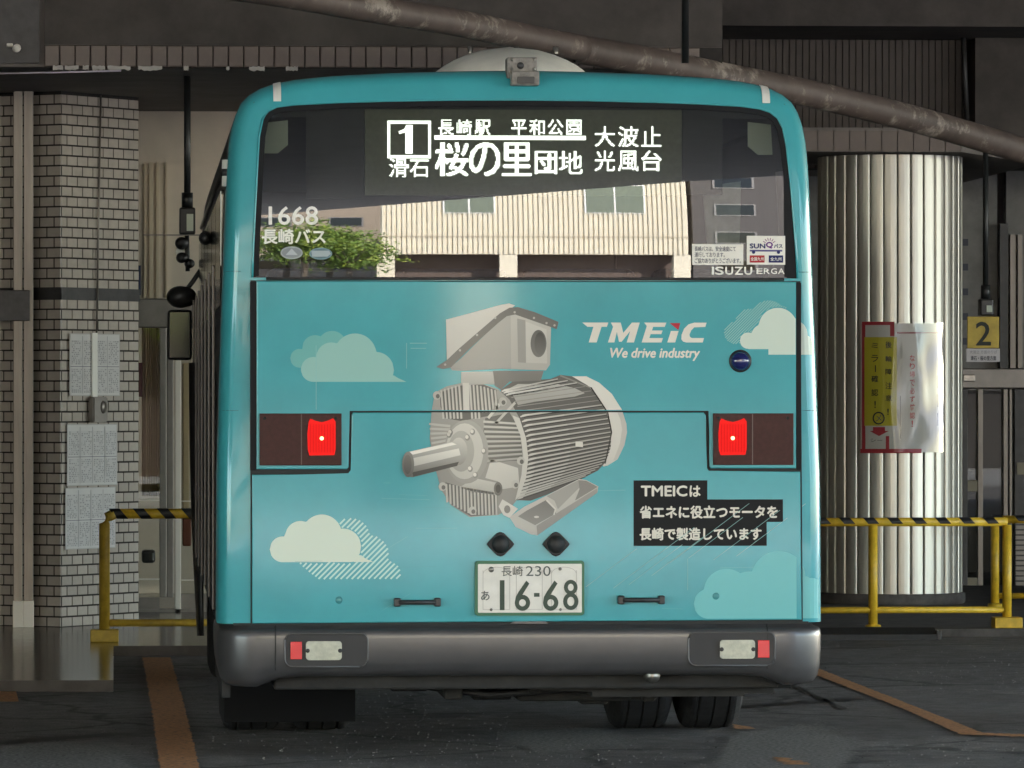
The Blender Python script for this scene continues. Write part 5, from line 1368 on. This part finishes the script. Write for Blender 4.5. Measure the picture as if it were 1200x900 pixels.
cb = box('rear_camera', RX(595), RX(631), -.01 + shell_surf(0, 2.85), .16, RZ(91), RZ(66), M_BRACKET, bus, .006)
ysf = shell_surf(0, RZ(95)) - .02
box('camera_body', RX(599), RX(632), ysf - .05, ysf + .06, RZ(100), RZ(83), M_BRACKET, cb, .006)
box('camera_lens', RX(606), RX(626), ysf - .056, ysf - .0505, RZ(98), RZ(90), M_BLACKPL, cb, .002)
q = R2([(611, 76)])[0]; lathe('bracket_hole', [(0, .003), (.014, .003), (.015, 0)], (q[0], -.0105 + shell_surf(0, 2.85), q[1]), (0, -1, 0), M_BLACKPL, cb, 12)
for cx in (601, 627):
    for cy in (69, 80):
        q = R2([(cx, cy)])[0]; lathe('bracket_bolt', [(0, .006), (.006, .005), (.007, 0)], (q[0], -.0105 + shell_surf(0, 2.85), q[1]), (0, -1, 0), M_STEEL, cb, 8)
for a, b in ((321, 330), (896, 905)):
    V = []; Fc = []
    for j in range(9):
        py = 118.5 - 26 * j / 8
        for px in (a, b):
            x, z = RX(px), RZ(py); d = 2.90 - z
            lim = interp([(h, z_) for z_, h in reversed(HALF)], abs(x)); z2 = min(z, lim - .002)
            V.append((x, shell_surf(x, z2) + interp(FIL, max(0, (lim - z2) * .9)) - .006, z2))
    for j in range(8): Fc.append((2 * j, 2 * j + 1, 2 * j + 3, 2 * j + 2))
    mk = pydata('marker_strip', V, Fc, M_WHITEP, bus)
    md = mk.modifiers.new('thick', 'SOLIDIFY'); md.thickness = .006; md.offset = 0
# dark teal seam across the corner pillars below the window
for s in (-1, 1):
    for zq in (RZ(318), RZ(481)):
        pts = []
        for i in range(7):
            x = s * (RX(938) + (hw(zq) - RX(938)) * i / 6); pts.append((x, corner_y(x, zq) + .0005, zq))
        tube('pillar_seam', pts, .0016, mat('seam_dark_teal', (.02, .12, .13), .6), bus, 5)

# grey bumper wrapped round the corners
sec = [(-.06, .603), (.0, .603), (.008, .600), (.012, .590), (.026, .587), (.037, .582), (.042, .572), (.0435, .55), (.043, .50), (.039, .45), (.030, .42), (.012, .400), (-.02, .392), (-.06, .388)]
path = []
XB = 1.213; 
for s in (-1,):
    path += [(-XB, 1.1, -1, 0), (-XB, .6, -1, 0), (-XB, .12, -1, 0)]
for i in range(1, 8):
    t = math.radians(90 * i / 8); path.append((-XB + .12 - .12 * math.cos(t), .12 - .12 * math.sin(t), -math.cos(t), -math.sin(t)))
xs = [-XB + .12 + (2 * (XB - .12)) * i / 24 for i in range(25)]
path += [(x, 0, 0, -1) for x in xs]
for i in range(1, 8):
    t = math.radians(90 - 90 * i / 8); path.append((XB - .12 + .12 * math.cos(t), .12 - .12 * math.sin(t), math.cos(t), -math.sin(t)))
path += [(XB, .12, 1, 0), (XB, .6, 1, 0), (XB, 1.1, 1, 0)]
bm = bmesh.new(); rings = []
for x, y, nx_, ny_ in path:
    drop = .042 * smooth01(.98, 1.06, abs(x))
    rings.append([bm.verts.new((x + nx_ * o_, y + ny_ * o_, z - drop * smooth01(.5, .39, z))) for o_, z in sec])
for a, b in zip(rings, rings[1:]):
    for i in range(len(sec) - 1): bm.faces.new((a[i], b[i], b[i + 1], a[i + 1]))
bump = from_bm('bumper', bm, M_BUMPER, bus, True)
for px in (322.5, 898):
    x = RX(px); pts = [(x, -o_ - .0008, z) for o_, z in sec[1:-1]]; tube('bumper_joint', pts, .0028, M_SEAM, bump, 5)
box('bumper_gap', -1.19, 1.19, -.004, .02, .602, .612, M_SEAM, bump)
prism('plate_lip', [(RX(598) , .606), (RX(603), .620), (RX(608), .623), (RX(632), .623), (RX(637), .620), (RX(642), .606)], -.014, -.006, M_BUMPER, bump)
def bumper_lamp(px0, px1, red0, red1, cl0, cl1):
    r_ = prism('lamp_recess', round_rect(RX(px0), RX(px1), RZ(779), RZ(742), .03), -.0455, -.036, M_RECESS_SHADE, bump, .002)
    loop = round_rect(RX(px0) - .002, RX(px1) + .002, RZ(780), RZ(741), .032); loop.append(loop[0])
    tube('recess_lip', [(x, -.044, z) for x, z in loop], .0045, M_BUMPER, r_, 6)
    prism('reflector', R2([(red0, 750.5), (red1, 750.5), (red1, 771), (red0, 771)]), -.054, -.046, M_REDREF, r_, .002)
    q = prism('reverse_lamp', round_rect(RX(cl0), RX(cl1), RZ(772), RZ(750), .012), -.056, -.046, M_CLEAR, r_, .004)
    for cx in (cl0 + 2, cl1 - 2):
        c = R2([(cx, 761)])[0]; lathe('lens_screw', [(0, .003), (.008, .002), (.009, 0)], (c[0], -.0562, c[1]), (0, -1, 0), M_BLACKPL, q, 10)
    for i in range(7):
        cx = cl0 + 8 + i * (cl1 - cl0 - 16) / 6; c = R2([(cx - .5, 752), (cx + .5, 770)])
        box('lens_rib', c[0][0], c[1][0], -.0575, -.0555, c[1][1], c[0][1], M_CLEAR, q)
bumper_lamp(334, 430, 340, 353.5, 358, 400)
bumper_lamp(806, 906, 886.5, 900, 842, 883)

# underbody, mud flap widened for shade, exhaust
ub = box('underbody', -1.02, 1.08, .12, 9.2, .33, .60, M_UNDER, bus, .01)
box('engine_sump', .02, .62, .6, 1.9, .25, .33, M_UNDER, ub, .02)
prism('under_tray', R2([(745, 795), (935, 795), (935, 812), (915, 812), (915, 818), (880, 818), (880, 821), (700, 821), (700, 815), (625, 812), (625, 803), (745, 803)]), .25, .9, M_UNDER, bus)
box('exhaust_box', RX(456), RX(490), .16, .5, RZ(808), RZ(797), M_DARKMETAL, bus, .01)
tube('tail_pipe', [(RX(765), .8, RZ(788)), (RX(765), -.0, RZ(793))], .03, M_STEEL, bus, 14)
for x0_, x1_ in ((-1.19, -.60),): box('mud_shade_flap', x0_, x1_, 2.2, 2.22, .07, .45, mat('flap_shade_black', (.012, .012, .013), .9, spec=.1), bus)  # mud flap widened to stand for the shade over the left tyres
for x0_, x1_, y0_, y1_, z0_ in ((-.52, -.36, .5, 1.0, .30), (-.30, -.22, .4, 1.6, .27), (-.15, .02, .9, 1.4, .24), (.06, .12, .45, 2.0, .29), (.30, .42, .7, 1.1, .23), (.55, .60, .5, 2.2, .25), (.78, .95, .5, .8, .28)):
    box('chassis_bracket', x0_, x1_, y0_, y1_, z0_, .34, M_UNDER, ub, .012)
tube('air_hose', [(-.45, .5, .33), (-.1, .48, .285), (.25, .5, .31), (.5, .5, .28)], .014, M_RUBBER, ub, 8)
box('corner_skirt', -1.235, -1.20, .10, 2.0, .30, .42, M_UNDER, bus)
box('corner_skirt', 1.19, 1.235, .35, 1.6, .34, .42, M_SIDE, bus)
box('tow_hook', 1.02, 1.10, .05, .15, .362, .392, M_UNDER, bus, .006)
# wheels
def wheel(xc, y, name='wheel'):
    R0, w2 = .478, .138
    e = lathe(name, [(.30, -w2), (.40, -w2 - .006), (.455, -w2 + .012), (R0 - .004, -w2 + .035), (R0, -w2 + .05), (R0, -.075), (R0 - .006, -.073), (R0 - .006, -.067), (R0, -.062), (R0 + .001, -.006), (R0 - .006, -.003), (R0 - .006, .003), (R0 + .001, .006), (R0, .062), (R0 - .006, .067), (R0 - .006, .073), (R0, .075), (R0, w2 - .05), (R0 - .004, w2 - .035), (.455, w2 - .012), (.40, w2 + .006), (.30, w2)], (xc, y, R0), (1, 0, 0), M_TYRE, bus, 56, False)
    lathe('rim', [(.0, -.02), (.12, -.03), (.14, .05), (.28, .06), (.30, .12), (.305, -.12)], (xc, y, R0), (1, 0, 0), M_DARKMETAL, e, 32)
WY = 2.78
for xc in (1.062, .735, -.735, -1.062): wheel(xc, WY)
for xc in (1.06, -1.06): wheel(xc, 7.3)
tube('rear_axle', [(-.6, WY, .46), (.6, WY, .46)], .09, M_UNDER, bus, 12)
lathe('differential', [(0, -.22), (.15, -.15), (.2, 0), (.15, .15), (0, .22)], (0, WY, .46), (1, 0, 0), M_UNDER, bus, 16)

# left flank: window band, marker lamp, mirrors, open front door leaf
for i in range(6):
    y0 = .75 + i * 1.42
    side = box('side_window', -1.232, -1.212, y0, y0 + 1.34, 1.45, 2.42, M_BLACKGLASS, bus, .004)
    for v in side.data.vertices: pass
for i in range(7):
    y0 = .70 + i * 1.42; box('flank_reflection', -1.268, -1.256, y0 - .05, y0 + .03, .64, 2.10, mat('flank_reflection_brown', (.07, .06, .055), .35, .6), bus, .003)  # added strips standing for the upright reflections along the flank
tube('drip_rail', [(-1.214, .45, 2.52), (-1.218, 5, 2.52), (-1.218, 9.2, 2.52)], .010, M_STEEL, bus, 6)
tube('rub_strip', [(-1.25, .6, 1.05), (-1.25, 9.2, 1.05)], .012, M_BLACKPL, bus, 6)
ml = tube('side_marker', [(-1.215, .30, 2.42), (-1.215, .30, 2.53)], .018, M_WHITEP, bus, 10)
tube('marker_band', [(-1.215, .30, 2.462), (-1.215, .30, 2.492)], .020, M_BLACKPL, ml, 10)
ym = 9.25
mr = empty('side_mirror', PY(212, 392, ym)); mr.parent = bus; mr.location = PY(212, 392, ym) - bus.location
def at_mirror(o): return o
a_ = PY(196, 422, ym); b_ = PY(225, 363, ym)
box('mirror_housing', a_.x, b_.x, ym, ym + .1, a_.z, b_.z, M_BLACKPL, mr, .02, 3)
box('mirror_glass', a_.x + .012, b_.x - .012, ym - .004, ym + .004, a_.z + .012, b_.z - .012, M_BLACKGLASS, mr, .003)
lathe('wide_mirror', [(0, -.05), (.06, -.045), (.10, -.01), (.095, .05), (.05, .09), (0, .1)], PY(212, 348, ym), (.3, -1, 0), M_BLACKPL, mr, 24, squash=(.85, .65))
tube('mirror_arm', [PY(212, 348, ym + .06), PY(226, 330, ym + .05), PY(246, 300, ym + .05)], .014, M_BLACKMETAL, mr, 8)
lathe('flank_lamp', [(0, -.03), (.026, -.02), (.034, .0), (.02, .04), (0, .06)], PY(241, 279, 4.0), (0, -1, 0), M_BLACKPL, bus, 16)
# door leaf standing open beside the front axle
V = []; 
for j in range(13):
    t = j / 12; py = 425 + (745 - 425) * t
    a = PY(225 + 2.5 * t ** 2 * 4, py, 8.9); b = PY(236 + 3 * t, py, 8.75)
    V += [(a.x, a.y, a.z), (b.x, b.y, b.z)]
Fc = [(2 * j, 2 * j + 1, 2 * j + 3, 2 * j + 2) for j in range(12)]
dl = pydata('door_leaf', V, Fc, M_BLACKPL, bus, True); md = dl.modifiers.new('thick', 'SOLIDIFY'); md.thickness = .02

# ================================================================== ACROSS THE STREET (behind the camera, mirrored in the rear window)
def reflect(px, py, Y):
    """where the ray through a photo pixel, mirrored by the curved rear window, meets the plane y = Y"""
    C = Vector((CAM_X, CAM_Y, CAM_Z)); d = ray(px, py).normalized(); P = PY(px, py, 0)
    for _ in range(4): P = PY(px, py, window_surf(P.x, P.z))
    n = Vector((2 * A_H * P.x, -1, 2 * B_V * (P.z - Z_V))).normalized(); r = d - 2 * d.dot(n) * n
    t = (Y - P.y) / r.y
    return P + r * t
YF = -46.0
fa = empty('street_building', (3, YF, 0), 'sunlit cream ribbed building mirrored in the bus window', 'building')
M_CLAD = mat('cream_cladding', (0.66, 0.59, 0.45), 0.7, var=0.06, scale=1.5)
fx0 = reflect(446, 262, YF).x; fx1 = reflect(806, 262, YF).x; fz0 = reflect(600, 298, YF).z
FT = 15.0
box('upper_wall', fx0, fx1, YF - 8, YF, fz0, FT, M_CLAD, fa)
bm = bmesh.new(); x = fx0 + .05
while x < fx1 - .1:
    bm_box(bm, x, x + .10, YF + .001, YF + .07, fz0 + .02, FT); x += .20
rb = from_bm('cladding_rib', bm, M_CLAD, fa); rb['kind'] = 'stuff'
for a, b in ((519, 580), (685, 755)):
    q0 = reflect(a, 250, YF); q1 = reflect(b, 224, YF); z0, z1 = q0.z, q0.z + (q1.z - q0.z) * 1.25
    w_ = box('window', q0.x, q1.x, YF + .02, YF + .11, z0, z1, M_WHITEP, fa)
    m_ = (q0.x + q1.x) / 2
    for s0, s1 in ((q0.x + .07, m_ - .04), (m_ + .04, q1.x - .07)):
        box('pane', s0, s1, YF + .111, YF + .12, z0 + .08, z1 - .08, mat('curtained_pane', (0.16, 0.18, 0.13), .2), w_)
box('belt_course', fx0, fx1, YF + .071, YF + .09, reflect(600, 278, YF).z, reflect(600, 276.5, YF).z, mat('belt_tan', (.40, .33, .23), .7), fa)  # darker tan band across the facade
box('ground_floor', fx0 + .4, fx1 - .2, YF - 8, YF - 1.6, 0, fz0 - .002, mat('brown_garage', (0.10, 0.07, 0.055), .8), fa)
for px in (452, 596, 800):
    x = reflect(px, 312, YF).x; box('pier', x - .35, x + .35, YF - .5, YF - .02, 0, fz0 - .003, M_CLAD, fa)
# its neighbours
def block(name, x0, x1, y, z, m, label, rows, cols):
    e = empty(name, ((x0 + x1) / 2, y, 0), label, 'building')
    box('wall', x0, x1, y - 10, y, 0, z, m, e); box('roof', x0 - .2, x1 + .2, y - 10.2, y + .2, z + .003, z + .4, M_CONC, e)
    for r in range(rows):
        for c in range(cols):
            cx = x0 + (x1 - x0) * (c + .5) / cols; cz = 1.6 + (z - 2) * r / rows
            f = box('window', cx - .9, cx + .9, y + .002, y + .06, cz, cz + 1.3, M_GREYST, e); box('pane', cx - .8, cx + .8, y + .061, y + .07, cz + .1, cz + 1.2, M_BLACKGLASS, e if False else f)
block('office_block', fx1 + .4, fx1 + 26, YF - 1, 17, mat('dark_brown_render', (0.085, 0.075, 0.07), .8, var=.05), 'dark brown office block right of the cream building across the street', 5, 7)
block('apartment_block', fx0 - 34, fx0 - .5, YF - 16, 14, mat('brown_render', (0.30, 0.24, 0.18), .8, var=.05), 'brown apartment block behind the street trees across the street', 4, 9)

M_LEAF = [mat('leaf_%d' % i, c, .6) for i, c in enumerate(((0.09, 0.15, 0.02), (0.14, 0.22, 0.03), (0.22, 0.28, 0.04)))]
M_BARK = mat('bark', (0.09, 0.07, 0.05), .9, var=.3, scale=8)
def tree(x, y, h, r, label, seed):
    rnd = random.Random(seed); e = empty('street_tree', (x, y, 0), label, 'tree', 'trees across the street')
    bm = bmesh.new()
    def limb(p, q, r0, r1):
        d = (q - p).normalized(); s = d.orthogonal().normalized(); u = d.cross(s)
        A = [bm.verts.new(p + (s * math.cos(k * 1.0472) + u * math.sin(k * 1.0472)) * r0) for k in range(6)]
        B = [bm.verts.new(q + (s * math.cos(k * 1.0472) + u * math.sin(k * 1.0472)) * r1) for k in range(6)]
        for k in range(6): bm.faces.new((A[k], A[(k + 1) % 6], B[(k + 1) % 6], B[k]))
    base = Vector((x, y, 0)); fork = Vector((x + .1, y, h * .4)); limb(base, fork, .16, .11); tips = []
    for k in range(7):
        a = k * .9; q = fork + Vector((math.cos(a) * r * .6, math.sin(a) * r * .6, h * rnd.uniform(.15, .42))); limb(fork, q, .07, .025); tips.append(q)
    from_bm('trunk', bm, M_BARK, e)
    me = bpy.data.meshes.new('crown'); V = []; Fc = []; Mi = []
    for k in range(90):
        c = rnd.choice(tips) + Vector((rnd.gauss(0, r * .33), rnd.gauss(0, r * .33), rnd.gauss(0, h * .11))); mi = rnd.randrange(3)
        for q in range(26):
            p = c + Vector((rnd.gauss(0, .22), rnd.gauss(0, .22), rnd.gauss(0, .18)))
            s = Vector((rnd.gauss(0, 1), rnd.gauss(0, 1), rnd.gauss(0, 1))).normalized() * .10; t = s.cross(Vector((rnd.gauss(0, 1), rnd.gauss(0, 1), rnd.gauss(0, 1)))).normalized() * .06
            o = len(V); V += [tuple(p - s), tuple(p + t), tuple(p + s), tuple(p - t)]; Fc.append((o, o + 1, o + 2, o + 3)); Mi.append(mi)
    me.from_pydata(V, [], Fc)
    for m_ in M_LEAF: me.materials.append(m_)
    for p, mi in zip(me.polygons, Mi): p.material_index = mi
    link('crown', me, None, e)
for i, px in enumerate((340, 366, 392, 418)):
    p = reflect(px, 290, YF + 6); tree(p.x - .3, YF + 6 + (i % 2) * 1.5 - 1, 6.0 - .8 * (i == 3), 1.45, ('tall leafy street tree farthest from the cream building', 'leafy street tree second from the far end of the row', 'leafy street tree third from the far end of the row', 'shorter street tree beside the cream building')[i], i)
